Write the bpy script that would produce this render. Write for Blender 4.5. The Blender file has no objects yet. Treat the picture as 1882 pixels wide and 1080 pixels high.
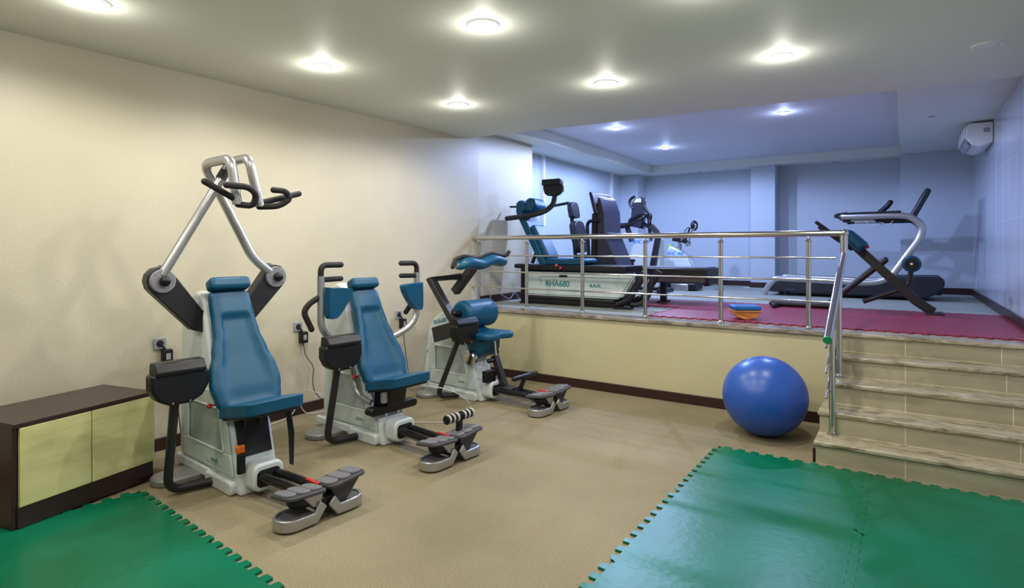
import bpy, bmesh, math, random
from math import sin, cos, pi, radians, sqrt
from mathutils import Vector, Matrix

C = bpy.context.scene.collection
sc = bpy.context.scene
random.seed(4)

# ------------------------------------------------------------------ camera, world, exposure
cam_d = bpy.data.cameras.new('camera')
cam_d.sensor_width = 36.0
cam_d.lens = 1072.0 / 1882.0 * 36.0
cam_d.shift_y = -82.0 / 1882.0
cam_d.clip_start = 0.05
cam = bpy.data.objects.new('camera', cam_d)
cam.location = (0, 0, 1.5)
cam.rotation_euler = (pi / 2, 0, 0)
C.objects.link(cam)
sc.camera = cam

world = bpy.data.worlds.new('world')
world.use_nodes = True
world.node_tree.nodes['Background'].inputs[0].default_value = (0.02, 0.02, 0.022, 1)
sc.world = world
sc.view_settings.view_transform = 'Standard'
sc.view_settings.look = 'None'
sc.view_settings.gamma = 1
sc.view_settings.use_curve_mapping = False
sc.view_settings.exposure = 0.12

# ------------------------------------------------------------------ room frame and lamps
TH = radians(-34)                      # the room is turned 34 degrees to the camera
UX, UY = cos(TH), sin(TH)
VX, VY = -sin(TH), cos(TH)
PZ = 0.79                              # platform height
ZC, ZS, ZT = 2.86, 3.05, 3.20          # main ceiling, soffit, tray


def uv(u, v, z=0.0):
    return (u * UX + v * VX, u * UY + v * VY, z)


WARM = (1.0, 0.955, 0.87)
COOL = (0.44, 0.56, 1.0)
# u, v, ceiling height, colour, watts, label or None
LAMPS = [
    (-3.71, 1.36, ZC, WARM, 42, 'lit round downlight at the top left corner of the ceiling, above the cabinet'),
    (-3.58, 2.79, ZC, WARM, 48, 'lit round downlight above the tall overhead-arm machine, near the left wall'),
    (-3.48, 4.26, ZC, WARM, 48, 'lit round downlight near the left wall closest to the platform railing'),
    (-2.12, 2.83, ZC, WARM, 42, 'large lit round downlight with a visible ring, middle of the main ceiling nearest the camera'),
    (-2.03, 4.38, ZC, WARM, 48, 'lit round downlight with a flared ring, middle of the main ceiling near the raised part'),
    (-0.72, 4.45, ZC, WARM, 48, 'lit round downlight above the stairs, rightmost lit one of the main ceiling'),
    (-0.85, 3.00, ZC, WARM, 34, 'lit round downlight just past the top edge, between the two nearest lamps and the stairs'),
    (-2.25, 1.35, ZC, WARM, 34, 'added unseen downlight overhead, in front of the cabinet mat'),  # from here to the cool lamps: unseen lamps added to light the front room
    (-0.85, 1.40, ZC, WARM, 24, 'added unseen downlight over the near end of the right green mat'),
    (-3.71, -0.2, ZC, WARM, 34, 'added unseen downlight level with the camera by the left wall'),
    (-2.25, -0.2, ZC, WARM, 34, 'added unseen downlight level with the camera in mid room'),
    (-0.85, -0.2, ZC, WARM, 20, 'added unseen downlight level with the camera toward the tiled wall'),
    (-3.36, 7.59, ZT, COOL, 240, 'cool blue downlight in the raised ceiling above the white-panelled machine'),
    (-1.25, 7.88, ZT, COOL, 120, 'cool blue downlight in the raised ceiling, rightmost lit one above the red mats'),
    (-3.32, 9.51, ZT, COOL, 190, 'cool blue downlight deepest in the raised ceiling, above the exercise bike'),
]
for i, (u, v, z, col, w, lab) in enumerate(LAMPS):
    ld = bpy.data.lights.new('downlight_beam', 'SPOT')
    ld.energy = w
    ld.color = col
    ld.spot_size = radians(168 if z == ZC else 174)
    ld.spot_blend = 0.5 if z == ZC else 0.22
    ld.shadow_soft_size = 0.035
    lo = bpy.data.objects.new('downlight_beam', ld)
    lo.location = uv(u, v, z - 0.06)
    C.objects.link(lo)
    gd = bpy.data.lights.new('downlight_spill', 'POINT')  # extra point light added under each lamp for the halo on the ceiling
    gd.energy = 3.0 if z == ZC else 3.0
    gd.color = col
    gd.shadow_soft_size = 0.03
    go = bpy.data.objects.new('downlight_spill', gd)
    go.location = uv(u, v, z - 0.11)
    C.objects.link(go)


# ------------------------------------------------------------------ materials
def srgb(r, g, b):
    def f(c):
        c /= 255.0
        return c / 12.92 if c <= 0.04045 else ((c + 0.055) / 1.055) ** 2.4
    return (f(r), f(g), f(b), 1)


def mat(name, col, rough=0.5, metal=0.0, noise=None, bump=None, coat=0.0, spec=0.5):
    """noise = (scale, amount, second colour); bump = (scale, strength)"""
    m = bpy.data.materials.new(name)
    m.use_nodes = True
    nt = m.node_tree
    b = nt.nodes['Principled BSDF']
    b.inputs['Base Color'].default_value = col
    b.inputs['Roughness'].default_value = rough
    b.inputs['Metallic'].default_value = metal
    b.inputs['Coat Weight'].default_value = coat
    b.inputs['Specular IOR Level'].default_value = spec
    tc = nt.nodes.new('ShaderNodeTexCoord')
    if noise:
        n = nt.nodes.new('ShaderNodeTexNoise')
        n.inputs['Scale'].default_value = noise[0]
        n.inputs['Detail'].default_value = 6
        nt.links.new(tc.outputs['Object'], n.inputs['Vector'])
        mx = nt.nodes.new('ShaderNodeMix')
        mx.data_type = 'RGBA'
        mx.inputs[6].default_value = col
        mx.inputs[7].default_value = noise[2]
        mr = nt.nodes.new('ShaderNodeMapRange')
        mr.inputs['From Min'].default_value = 0.35
        mr.inputs['From Max'].default_value = 0.7
        mr.inputs['To Max'].default_value = noise[1]
        nt.links.new(n.outputs['Fac'], mr.inputs['Value'])
        nt.links.new(mr.outputs['Result'], mx.inputs[0])
        nt.links.new(mx.outputs[2], b.inputs['Base Color'])
    if bump:
        n2 = nt.nodes.new('ShaderNodeTexNoise')
        n2.inputs['Scale'].default_value = bump[0]
        n2.inputs['Detail'].default_value = 3
        nt.links.new(tc.outputs['Object'], n2.inputs['Vector'])
        bp = nt.nodes.new('ShaderNodeBump')
        bp.inputs['Strength'].default_value = bump[1]
        bp.inputs['Distance'].default_value = 0.01
        nt.links.new(n2.outputs['Fac'], bp.inputs['Height'])
        nt.links.new(bp.outputs['Normal'], b.inputs['Normal'])
    return m


def emit(name, col, s):
    m = bpy.data.materials.new(name)
    m.use_nodes = True
    nt = m.node_tree
    b = nt.nodes['Principled BSDF']
    b.inputs['Base Color'].default_value = (0.8, 0.8, 0.8, 1)
    b.inputs['Emission Color'].default_value = (*col, 1)
    b.inputs['Emission Strength'].default_value = s
    return m


M = {}
M['ceiling'] = mat('ceiling_paint', srgb(218, 222, 212), 0.6, bump=(60, 0.02))
M['tray'] = mat('tray_paint', srgb(214, 214, 220), 0.6)
M['blue_wall'] = mat('pale_wall_paint', srgb(182, 192, 202), 0.6)
M['white_trim'] = mat('white_trim', srgb(226, 228, 230), 0.4)
M['baseboard'] = mat('dark_baseboard', srgb(52, 28, 26), 0.35, noise=(9, 0.5, srgb(38, 20, 20)))
M['teal'] = mat('teal_vinyl', srgb(0, 76, 108), 0.42, bump=(220, 0.05), noise=(3, 0.35, srgb(0, 66, 98)), spec=0.4)
M['black'] = mat('black_plastic', srgb(17, 16, 19), 0.38, spec=0.4)
M['black_matte'] = mat('black_rubber', srgb(22, 20, 22), 0.7)
M['black_frame'] = mat('black_powder_coat', srgb(33, 31, 35), 0.42, bump=(300, 0.05))
M['white_shell'] = mat('white_shell', srgb(206, 214, 214), 0.35, noise=(4, 0.3, srgb(190, 200, 200)))
M['panel'] = mat('pale_grey_panel', srgb(192, 204, 200), 0.35)
M['recess'] = mat('shaded_recess', srgb(158, 168, 166), 0.4)  # darker than the panel: shade of the recess put into the colour
M['panel_line'] = mat('panel_groove', srgb(110, 126, 128), 0.5)
M['silver'] = mat('silver_paint', srgb(178, 178, 178), 0.32, metal=0.75)
M['chrome'] = mat('polished_steel', srgb(205, 202, 196), 0.16, metal=1.0)
M['grey'] = mat('grey_rubber', srgb(108, 108, 112), 0.55, bump=(140, 0.1))
M['grey_plate'] = mat('grey_metal_plate', srgb(150, 150, 152), 0.4, metal=0.5)
M['dark_grey'] = mat('dark_grey_plastic', srgb(64, 62, 66), 0.5)
M['dial'] = mat('dial_grey', srgb(150, 150, 156), 0.4, noise=(90, 0.7, srgb(90, 90, 98)))
M['red'] = mat('red_plastic', srgb(190, 40, 36), 0.4)
M['orange'] = mat('orange_plastic', srgb(216, 104, 24), 0.4)
M['lime'] = mat('lime_plastic', srgb(130, 190, 40), 0.4)
M['white'] = mat('white_plastic', srgb(232, 232, 230), 0.4)
M['rubber_ring'] = mat('white_rubber', srgb(210, 208, 200), 0.5)
M['teal_print'] = mat('teal_print', srgb(20, 120, 128), 0.5)
M['blue_print'] = mat('blue_print', srgb(30, 130, 205), 0.5)
M['grey_print'] = mat('grey_print', srgb(120, 134, 136), 0.5)
M['green_cap'] = mat('green_cap', srgb(30, 140, 90), 0.5)
M['ball'] = mat('ball_rubber', srgb(38, 82, 170), 0.34, noise=(5, 0.25, srgb(44, 90, 178)), bump=(40, 0.02))
M['wood'] = mat('orange_wood', srgb(222, 150, 70), 0.4, noise=(14, 0.5, srgb(196, 120, 48)))
M['blue_pad'] = mat('blue_pad', srgb(20, 100, 175), 0.5)
M['red_mat'] = mat('red_foam', srgb(138, 46, 68), 0.45, noise=(1.2, 0.4, srgb(150, 44, 66)), bump=(120, 0.12))
M['cab_dark'] = mat('wenge_board', srgb(52, 34, 34), 0.33, noise=(6, 0.4, srgb(40, 26, 27)))
M['navy'] = mat('dark_blue_grey_shell', srgb(48, 48, 66), 0.36)
M['deep_navy'] = mat('deep_blue_black_shell', srgb(30, 30, 42), 0.36)
M['screen'] = mat('black_screen', srgb(14, 14, 18), 0.15)
M['belt'] = mat('grey_belt', srgb(70, 72, 86), 0.5)
M['cable_dark'] = mat('dark_cable', srgb(46, 44, 44), 0.5)
M['cable_white'] = mat('white_cable', srgb(205, 205, 200), 0.5)
M['steel_plate'] = mat('socket_grey', srgb(160, 162, 168), 0.35, metal=0.3)
M['lens_warm'] = emit('lit_lens_warm', (1.0, 0.97, 0.90), 30)
M['lens_cool'] = emit('lit_lens_cool', (0.66, 0.78, 1.0), 30)


def nodes_of(name):
    m = bpy.data.materials.new(name)
    m.use_nodes = True
    nt = m.node_tree
    return m, nt, nt.nodes['Principled BSDF'], nt.nodes.new('ShaderNodeTexCoord')


def ramp(nt, src, stops):
    r = nt.nodes.new('ShaderNodeValToRGB')
    el = r.color_ramp.elements
    el[0].position, el[0].color = stops[0]
    el[1].position, el[1].color = stops[-1]
    for p, c in stops[1:-1]:
        e = el.new(p)
        e.color = c
    nt.links.new(src, r.inputs['Fac'])
    return r


def mapped(nt, tc, scale, rot=(0, 0, 0)):
    mp = nt.nodes.new('ShaderNodeMapping')
    mp.inputs['Scale'].default_value = scale
    mp.inputs['Rotation'].default_value = rot
    nt.links.new(tc.outputs['Object'], mp.inputs['Vector'])
    return mp


def make_wallpaper(name='cream_wallpaper', c1=(188, 181, 158), c2=(198, 191, 168)):
    m, nt, b, tc = nodes_of(name)
    mp = mapped(nt, tc, (1, 1, 1))
    n = nt.nodes.new('ShaderNodeTexNoise')
    n.inputs['Scale'].default_value = 1.1
    n.inputs['Detail'].default_value = 4
    nt.links.new(mp.outputs[0], n.inputs['Vector'])
    r = ramp(nt, n.outputs['Fac'], [(0.3, srgb(*c1)), (0.7, srgb(*c2))])
    nt.links.new(r.outputs['Color'], b.inputs['Base Color'])
    b.inputs['Roughness'].default_value = 0.45
    w = nt.nodes.new('ShaderNodeTexVoronoi')
    w.inputs['Scale'].default_value = 45
    nt.links.new(mp.outputs[0], w.inputs['Vector'])
    bp = nt.nodes.new('ShaderNodeBump')
    bp.inputs['Strength'].default_value = 0.12
    bp.inputs['Distance'].default_value = 0.004
    nt.links.new(w.outputs['Distance'], bp.inputs['Height'])
    nt.links.new(bp.outputs['Normal'], b.inputs['Normal'])
    return m


def make_carpet(name, c1, c2, c3):
    m, nt, b, tc = nodes_of(name)
    n = nt.nodes.new('ShaderNodeTexNoise')
    n.inputs['Scale'].default_value = 0.9
    n.inputs['Detail'].default_value = 5
    nt.links.new(tc.outputs['Object'], n.inputs['Vector'])
    r = ramp(nt, n.outputs['Fac'], [(0.3, c1), (0.55, c2), (0.75, c3)])
    f = nt.nodes.new('ShaderNodeTexNoise')
    f.inputs['Scale'].default_value = 190
    f.inputs['Detail'].default_value = 2
    nt.links.new(tc.outputs['Object'], f.inputs['Vector'])
    r2 = ramp(nt, f.outputs['Fac'], [(0.35, (0.62, 0.62, 0.62, 1)), (0.65, (1.12, 1.12, 1.12, 1))])
    mx = nt.nodes.new('ShaderNodeMix')
    mx.data_type = 'RGBA'
    mx.blend_type = 'MULTIPLY'
    mx.inputs[0].default_value = 1
    nt.links.new(r.outputs['Color'], mx.inputs[6])
    nt.links.new(r2.outputs['Color'], mx.inputs[7])
    nt.links.new(mx.outputs[2], b.inputs['Base Color'])
    b.inputs['Roughness'].default_value = 0.85
    b.inputs['Specular IOR Level'].default_value = 0.25
    bp = nt.nodes.new('ShaderNodeBump')
    bp.inputs['Strength'].default_value = 0.35
    bp.inputs['Distance'].default_value = 0.004
    nt.links.new(f.outputs['Fac'], bp.inputs['Height'])
    nt.links.new(bp.outputs['Normal'], b.inputs['Normal'])
    return m


def make_green():
    m, nt, b, tc = nodes_of('green_foam')
    n = nt.nodes.new('ShaderNodeTexNoise')
    n.inputs['Scale'].default_value = 1.3
    n.inputs['Detail'].default_value = 5
    n.inputs['Distortion'].default_value = 0.6
    nt.links.new(tc.outputs['Object'], n.inputs['Vector'])
    r = ramp(nt, n.outputs['Fac'], [(0.3, srgb(0, 94, 58)), (0.7, srgb(0, 112, 82))])
    nt.links.new(r.outputs['Color'], b.inputs['Base Color'])
    b.inputs['Roughness'].default_value = 0.34
    b.inputs['Specular IOR Level'].default_value = 0.3
    f = nt.nodes.new('ShaderNodeTexNoise')
    f.inputs['Scale'].default_value = 26
    f.inputs['Detail'].default_value = 5
    nt.links.new(tc.outputs['Object'], f.inputs['Vector'])
    bp = nt.nodes.new('ShaderNodeBump')
    bp.inputs['Strength'].default_value = 0.14
    bp.inputs['Distance'].default_value = 0.01
    nt.links.new(f.outputs['Fac'], bp.inputs['Height'])
    nt.links.new(bp.outputs['Normal'], b.inputs['Normal'])
    return m


def make_marble(name, a, c, d, sc_=(2.2, 6, 6), rough=0.22):
    m, nt, b, tc = nodes_of(name)
    mp = mapped(nt, tc, sc_)
    n = nt.nodes.new('ShaderNodeTexNoise')
    n.inputs['Scale'].default_value = 2.4
    n.inputs['Detail'].default_value = 9
    n.inputs['Roughness'].default_value = 0.7
    n.inputs['Distortion'].default_value = 0.8
    nt.links.new(mp.outputs[0], n.inputs['Vector'])
    r = ramp(nt, n.outputs['Fac'], [(0.34, a), (0.5, c), (0.66, d)])
    nt.links.new(r.outputs['Color'], b.inputs['Base Color'])
    b.inputs['Roughness'].default_value = rough
    return m


def make_riser():
    m, nt, b, tc = nodes_of('beige_stair_tile')
    mp = mapped(nt, tc, (1, 1, 1))
    sep = nt.nodes.new('ShaderNodeSeparateXYZ')
    nt.links.new(mp.outputs[0], sep.inputs[0])
    cmb = nt.nodes.new('ShaderNodeCombineXYZ')
    nt.links.new(sep.outputs[0], cmb.inputs[0])
    nt.links.new(sep.outputs[2], cmb.inputs[1])
    br = nt.nodes.new('ShaderNodeTexBrick')
    br.offset = 0.0
    br.inputs['Color1'].default_value = srgb(176, 169, 145)
    br.inputs['Color2'].default_value = srgb(170, 163, 139)
    br.inputs['Mortar'].default_value = srgb(232, 224, 196)
    br.inputs['Scale'].default_value = 1.0
    br.inputs['Brick Width'].default_value = 0.60
    br.inputs['Row Height'].default_value = 0.158
    br.inputs['Mortar Size'].default_value = 0.0026
    nt.links.new(cmb.outputs[0], br.inputs['Vector'])
    n = nt.nodes.new('ShaderNodeTexNoise')
    n.inputs['Scale'].default_value = 3
    n.inputs['Detail'].default_value = 6
    mp2 = mapped(nt, tc, (1, 1, 5))
    nt.links.new(mp2.outputs[0], n.inputs['Vector'])
    r = ramp(nt, n.outputs['Fac'], [(0.3, (0.8, 0.8, 0.76, 1)), (0.7, (1.06, 1.05, 1.0, 1))])
    mx = nt.nodes.new('ShaderNodeMix')
    mx.data_type = 'RGBA'
    mx.blend_type = 'MULTIPLY'
    mx.inputs[0].default_value = 1
    nt.links.new(br.outputs['Color'], mx.inputs[6])
    nt.links.new(r.outputs['Color'], mx.inputs[7])
    nt.links.new(mx.outputs[2], b.inputs['Base Color'])
    b.inputs['Roughness'].default_value = 0.3
    return m


def make_tile_wall():
    """tall glossy wall panels with fine vertical veins and thin joints"""
    m, nt, b, tc = nodes_of('veined_wall_tile')
    mp = mapped(nt, tc, (1, 9, 0.12))
    n = nt.nodes.new('ShaderNodeTexNoise')
    n.inputs['Scale'].default_value = 3
    n.inputs['Detail'].default_value = 6
    nt.links.new(mp.outputs[0], n.inputs['Vector'])
    r = ramp(nt, n.outputs['Fac'], [(0.35, srgb(176, 182, 196)), (0.55, srgb(190, 195, 206)), (0.72, srgb(216, 220, 226))])
    sep = nt.nodes.new('ShaderNodeSeparateXYZ')
    nt.links.new(tc.outputs['Object'], sep.inputs[0])
    cmb = nt.nodes.new('ShaderNodeCombineXYZ')
    nt.links.new(sep.outputs[1], cmb.inputs[0])
    nt.links.new(sep.outputs[2], cmb.inputs[1])
    br = nt.nodes.new('ShaderNodeTexBrick')
    br.offset = 0.0
    br.inputs['Color1'].default_value = (1, 1, 1, 1)
    br.inputs['Color2'].default_value = (0.95, 0.95, 0.96, 1)
    br.inputs['Mortar'].default_value = (1.25, 1.25, 1.25, 1)
    br.inputs['Scale'].default_value = 1
    br.inputs['Brick Width'].default_value = 0.3
    br.inputs['Row Height'].default_value = 0.6
    br.inputs['Mortar Size'].default_value = 0.003
    nt.links.new(cmb.outputs[0], br.inputs['Vector'])
    mx = nt.nodes.new('ShaderNodeMix')
    mx.data_type = 'RGBA'
    mx.blend_type = 'MULTIPLY'
    mx.inputs[0].default_value = 1
    nt.links.new(r.outputs['Color'], mx.inputs[6])
    nt.links.new(br.outputs['Color'], mx.inputs[7])
    nt.links.new(mx.outputs[2], b.inputs['Base Color'])
    b.inputs['Roughness'].default_value = 0.18
    return m


def make_door_wood():
    m, nt, b, tc = nodes_of('pale_green_oak')
    mp = mapped(nt, tc, (1, 1, 7))
    n = nt.nodes.new('ShaderNodeTexNoise')
    n.inputs['Scale'].default_value = 2.2
    n.inputs['Detail'].default_value = 7
    n.inputs['Distortion'].default_value = 0.5
    nt.links.new(mp.outputs[0], n.inputs['Vector'])
    r = ramp(nt, n.outputs['Fac'], [(0.3, srgb(196, 192, 132)), (0.52, srgb(212, 208, 148)), (0.72, srgb(222, 218, 160))])
    nt.links.new(r.outputs['Color'], b.inputs['Base Color'])
    b.inputs['Roughness'].default_value = 0.4
    return m


M['wallpaper'] = make_wallpaper()
M['yellow_lit_wallpaper'] = make_wallpaper('yellow_cast_wallpaper', (186, 178, 140), (194, 186, 150))  # same wallpaper with the yellowish tint of its light put into the colour
M['carpet'] = make_carpet('beige_carpet', srgb(130, 120, 94), srgb(150, 139, 111), srgb(160, 150, 122))
M['grey_carpet'] = make_carpet('grey_green_carpet', srgb(150, 156, 146), srgb(164, 168, 158), srgb(174, 178, 168))
M['green'] = make_green()
M['marble'] = make_marble('beige_marble', srgb(104, 90, 60), srgb(168, 158, 132), srgb(192, 184, 162))
M['edge_marble'] = make_marble('dark_edge_marble', srgb(84, 72, 62), srgb(136, 126, 112), srgb(170, 160, 146))
M['riser'] = make_riser()
M['tile_wall'] = make_tile_wall()
M['door_wood'] = make_door_wood()


# ------------------------------------------------------------------ mesh helpers
class MB:
    def __init__(s):
        s.v, s.f = [], []

    def add(s, verts, faces):
        n = len(s.v)
        s.v += [tuple(p) for p in verts]
        s.f += [tuple(i + n for i in f) for f in faces]
        return s

    def box(s, c, size, rot=None):
        x, y, z = size[0] / 2, size[1] / 2, size[2] / 2
        p = [Vector(q) for q in ((-x, -y, -z), (x, -y, -z), (x, y, -z), (-x, y, -z), (-x, -y, z), (x, -y, z), (x, y, z), (-x, y, z))]
        if rot is not None:
            p = [rot @ q for q in p]
        p = [q + Vector(c) for q in p]
        return s.add(p, [(0, 3, 2, 1), (4, 5, 6, 7), (0, 1, 5, 4), (1, 2, 6, 5), (2, 3, 7, 6), (3, 0, 4, 7)])

    def span(s, a, b):
        return s.box([(a[i] + b[i]) / 2 for i in range(3)], [abs(b[i] - a[i]) for i in range(3)])

    def prism(s, prof, plane, lo, hi):
        """prof: 2D outline; plane 'xz' extrudes along y, 'yz' along x, 'xy' along z"""
        def P(a, b, t):
            return {'xz': (a, t, b), 'yz': (t, a, b), 'xy': (a, b, t)}[plane]
        area = sum(prof[i][0] * prof[(i + 1) % len(prof)][1] - prof[(i + 1) % len(prof)][0] * prof[i][1] for i in range(len(prof)))
        if area < 0:
            prof = prof[::-1]
        n = len(prof)
        vs = [P(a, b, lo) for a, b in prof] + [P(a, b, hi) for a, b in prof]
        fs = [tuple(range(n))[::-1], tuple(range(n, 2 * n))] + [(i, (i + 1) % n, n + (i + 1) % n, n + i) for i in range(n)]
        if plane == 'xz':
            fs = [f[::-1] for f in fs]
        return s.add(vs, fs)

    def rings(s, rings, cap=True, closed=False):
        n = len(rings[0])
        vs = [p for r in rings for p in r]
        fs = []
        m = len(rings)
        for i in range(m if closed else m - 1):
            a, b = i * n, ((i + 1) % m) * n
            for j in range(n):
                k = (j + 1) % n
                fs.append((a + j, a + k, b + k, b + j))
        if cap and not closed:
            fs.append(tuple(range(n))[::-1])
            fs.append(tuple(range((m - 1) * n, m * n)))
        return s.add(vs, fs)

    def tube(s, path, r, seg=12, fil=0.0, closed=False, sq=False, rz=None, round_cap=False):
        pts = fillet([Vector(p) for p in path], fil, closed) if fil else [Vector(p) for p in path]
        n = len(pts)
        tang = []
        for i in range(n):
            if closed:
                t = pts[(i + 1) % n] - pts[i - 1]
            else:
                t = pts[min(i + 1, n - 1)] - pts[max(i - 1, 0)]
            tang.append(t.normalized())
        up = Vector((0, 0, 1)) if abs(tang[0].z) < 0.9 else Vector((1, 0, 0))
        nx = up.cross(tang[0]).normalized()
        rings = []
        prev = tang[0]
        rr = rz if rz is not None else r
        for i in range(n):
            t = tang[i]
            ax = prev.cross(t)
            if ax.length > 1e-6:
                nx = Matrix.Rotation(prev.angle(t), 3, ax.normalized()) @ nx
            nx = (nx - t * nx.dot(t)).normalized()
            ny = t.cross(nx)
            prev = t
            k = 1.0
            if 0 < i < n - 1 and (pts[i] - pts[i - 1]).length > 1e-6:
                a = (pts[i] - pts[i - 1]).angle(pts[i + 1] - pts[i])
                k = min(1.4, 1 / max(0.7, cos(a / 2)))
            ring = []
            if sq:
                for a, b in ((1, 1), (-1, 1), (-1, -1), (1, -1)):
                    ring.append(pts[i] + nx * r * a * k + ny * rr * b)
            else:
                for j in range(seg):
                    a = 2 * pi * j / seg
                    ring.append(pts[i] + nx * r * cos(a) + ny * rr * sin(a))
            rings.append(ring)
        if round_cap and not sq and not closed:
            def capr(ring, c, t):
                out = []
                for q in (0.35, 0.7, 0.92):
                    h = r * q
                    kk = sqrt(1 - q * q)
                    out.append([c + (p - c) * kk + t * h for p in ring])
                return out
            rings = capr(rings[0], pts[0], -tang[0])[::-1] + rings + capr(rings[-1], pts[-1], tang[-1])
        return s.rings(rings, True, closed)

    def cyl(s, a, b, r0, r1=None, seg=28):
        a, b = Vector(a), Vector(b)
        r1 = r0 if r1 is None else r1
        t = (b - a).normalized()
        nx = (Vector((0, 0, 1)) if abs(t.z) < 0.9 else Vector((1, 0, 0))).cross(t).normalized()
        ny = t.cross(nx)
        return s.rings([[c + (nx * cos(2 * pi * j / seg) + ny * sin(2 * pi * j / seg)) * r for j in range(seg)] for c, r in ((a, r0), (b, r1))])

    def lathe(s, prof, a, axis, seg=28):
        """prof: list of (radius, height along axis)"""
        a, t = Vector(a), Vector(axis).normalized()
        nx = (Vector((0, 0, 1)) if abs(t.z) < 0.9 else Vector((1, 0, 0))).cross(t).normalized()
        ny = t.cross(nx)
        return s.rings([[a + t * h + (nx * cos(2 * pi * j / seg) + ny * sin(2 * pi * j / seg)) * max(r, 1e-4) for j in range(seg)] for r, h in prof])

    def ball(s, c, r, seg=24, rot=None):
        if not hasattr(r, '__len__'):
            r = (r, r, r)
        n = seg // 2
        rings = []
        for i in range(n + 1):
            a = -pi / 2 + pi * i / n
            a = max(-pi / 2 + 0.02, min(pi / 2 - 0.02, a))
            ring = []
            for j in range(seg):
                b = 2 * pi * j / seg
                p = Vector((r[0] * cos(a) * cos(b), r[1] * cos(a) * sin(b), r[2] * sin(a)))
                if rot is not None:
                    p = rot @ p
                ring.append(p + Vector(c))
            rings.append(ring)
        return s.rings(rings)

    def build(s, name, m, parent=None, bevel=0.0, seg=2, angle=35, loc=None, rz=0.0):
        me = bpy.data.meshes.new(name)
        me.from_pydata(s.v, [], s.f)
        bm = bmesh.new()
        bm.from_mesh(me)
        bmesh.ops.recalc_face_normals(bm, faces=bm.faces)
        bm.to_mesh(me)
        bm.free()
        for p in me.polygons:
            p.use_smooth = True
        me.set_sharp_from_angle(angle=radians(angle))
        o = bpy.data.objects.new(name, me)
        me.materials.append(m)
        C.objects.link(o)
        if bevel:
            b = o.modifiers.new('bevel', 'BEVEL')
            b.width = bevel
            b.segments = seg
            b.limit_method = 'ANGLE'
            b.angle_limit = radians(30)
            b.harden_normals = False
        if parent is not None:
            o.parent = parent
        if loc is not None:
            o.location = loc
        o.rotation_euler.z = rz
        return o


def fillet(pts, rad, closed=False, n=6):
    out = []
    m = len(pts)
    for i in range(m):
        if not closed and i in (0, m - 1):
            out.append(pts[i])
            continue
        a, b, c = pts[i - 1], pts[i], pts[(i + 1) % m]
        d0, d1 = (a - b), (c - b)
        r = min(rad, d0.length * 0.48, d1.length * 0.48)
        p, q = b + d0.normalized() * r, b + d1.normalized() * r
        for k in range(n + 1):
            t = k / n
            out.append(p * (1 - t) ** 2 + b * 2 * t * (1 - t) + q * t * t)
    return out


def smooth_outline(pts, n=6):
    """closed Catmull-Rom through 2D points"""
    out = []
    m = len(pts)
    for i in range(m):
        p0, p1, p2, p3 = [Vector(pts[(i + k) % m]) for k in (-1, 0, 1, 2)]
        for k in range(n):
            t = k / n
            q = 0.5 * ((2 * p1) + (p2 - p0) * t + (2 * p0 - 5 * p1 + 4 * p2 - p3) * t * t + (3 * p1 - p0 - 3 * p2 + p3) * t ** 3)
            out.append((q.x, q.y))
    return out


def stadium(cx, cy, hl, r, n=10, ang=0.0):
    """outline of a slot, long axis along the first coordinate turned by ang"""
    out = []
    for sgn, a0 in ((1, -pi / 2), (-1, pi / 2)):
        for k in range(n + 1):
            a = a0 + pi * k / n
            out.append((sgn * hl + r * cos(a), r * sin(a)))
    return [(cx + x * cos(ang) - y * sin(ang), cy + x * sin(ang) + y * cos(ang)) for x, y in out]


def rrect(x0, y0, x1, y1, r, n=5):
    out = []
    for cx, cy, a0 in ((x1 - r, y1 - r, 0), (x0 + r, y1 - r, pi / 2), (x0 + r, y0 + r, pi), (x1 - r, y0 + r, 1.5 * pi)):
        for k in range(n + 1):
            a = a0 + pi / 2 * k / n
            out.append((cx + r * cos(a), cy + r * sin(a)))
    return out


def tag(o, label, cat, group=None, kind=None):
    o['label'] = label
    o['category'] = cat
    if group:
        o['group'] = group
    if kind:
        o['kind'] = kind
    return o


def thing(name, label, cat, loc, rz=TH, group=None):
    o = bpy.data.objects.new(name, None)
    o.empty_display_size = 0.1
    C.objects.link(o)
    o.location = loc
    o.rotation_euler = (0, 0, rz)
    return tag(o, label, cat, group)


def struct(name, mb, m, label, cat, bevel=0.0, parent=None):
    o = mb.build(name, m, parent, bevel, rz=TH if parent is None else 0)
    if parent is None:
        tag(o, label, cat, kind='structure')
    return o


def lettering(body, size, m, parent, loc, rot, name='lettering', shear=0.0, bold=0.0, sx=1.0, spacing=1.0):
    cu = bpy.data.curves.new(name, 'FONT')
    cu.body = body
    cu.size = size
    cu.extrude = 0.0006
    cu.shear = shear
    cu.offset = bold
    cu.align_x = 'CENTER'
    cu.align_y = 'CENTER'
    cu.space_character = spacing
    t = bpy.data.objects.new(name + '_curve', cu)
    C.objects.link(t)
    bpy.context.view_layer.update()
    dg = bpy.context.evaluated_depsgraph_get()
    me = bpy.data.meshes.new_from_object(t.evaluated_get(dg))
    bpy.data.objects.remove(t)
    me.name = name
    me.materials.clear()
    me.materials.append(m)
    o = bpy.data.objects.new(name, me)
    C.objects.link(o)
    o.parent = parent
    o.location = loc
    o.rotation_euler = rot
    o.scale = (sx, 1, 1)
    return o


def copy_tree(o, parent=None):
    c = o.copy()
    C.objects.link(c)
    if parent is not None:
        c.parent = parent
    for ch in list(o.children):
        copy_tree(ch, c)
    return c


# ------------------------------------------------------------------ the setting (u, v, z axes)
def wall_u(v):                         # the left wall is very slightly off square
    return -4.62 + (v - 2.11) * 0.0369


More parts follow.
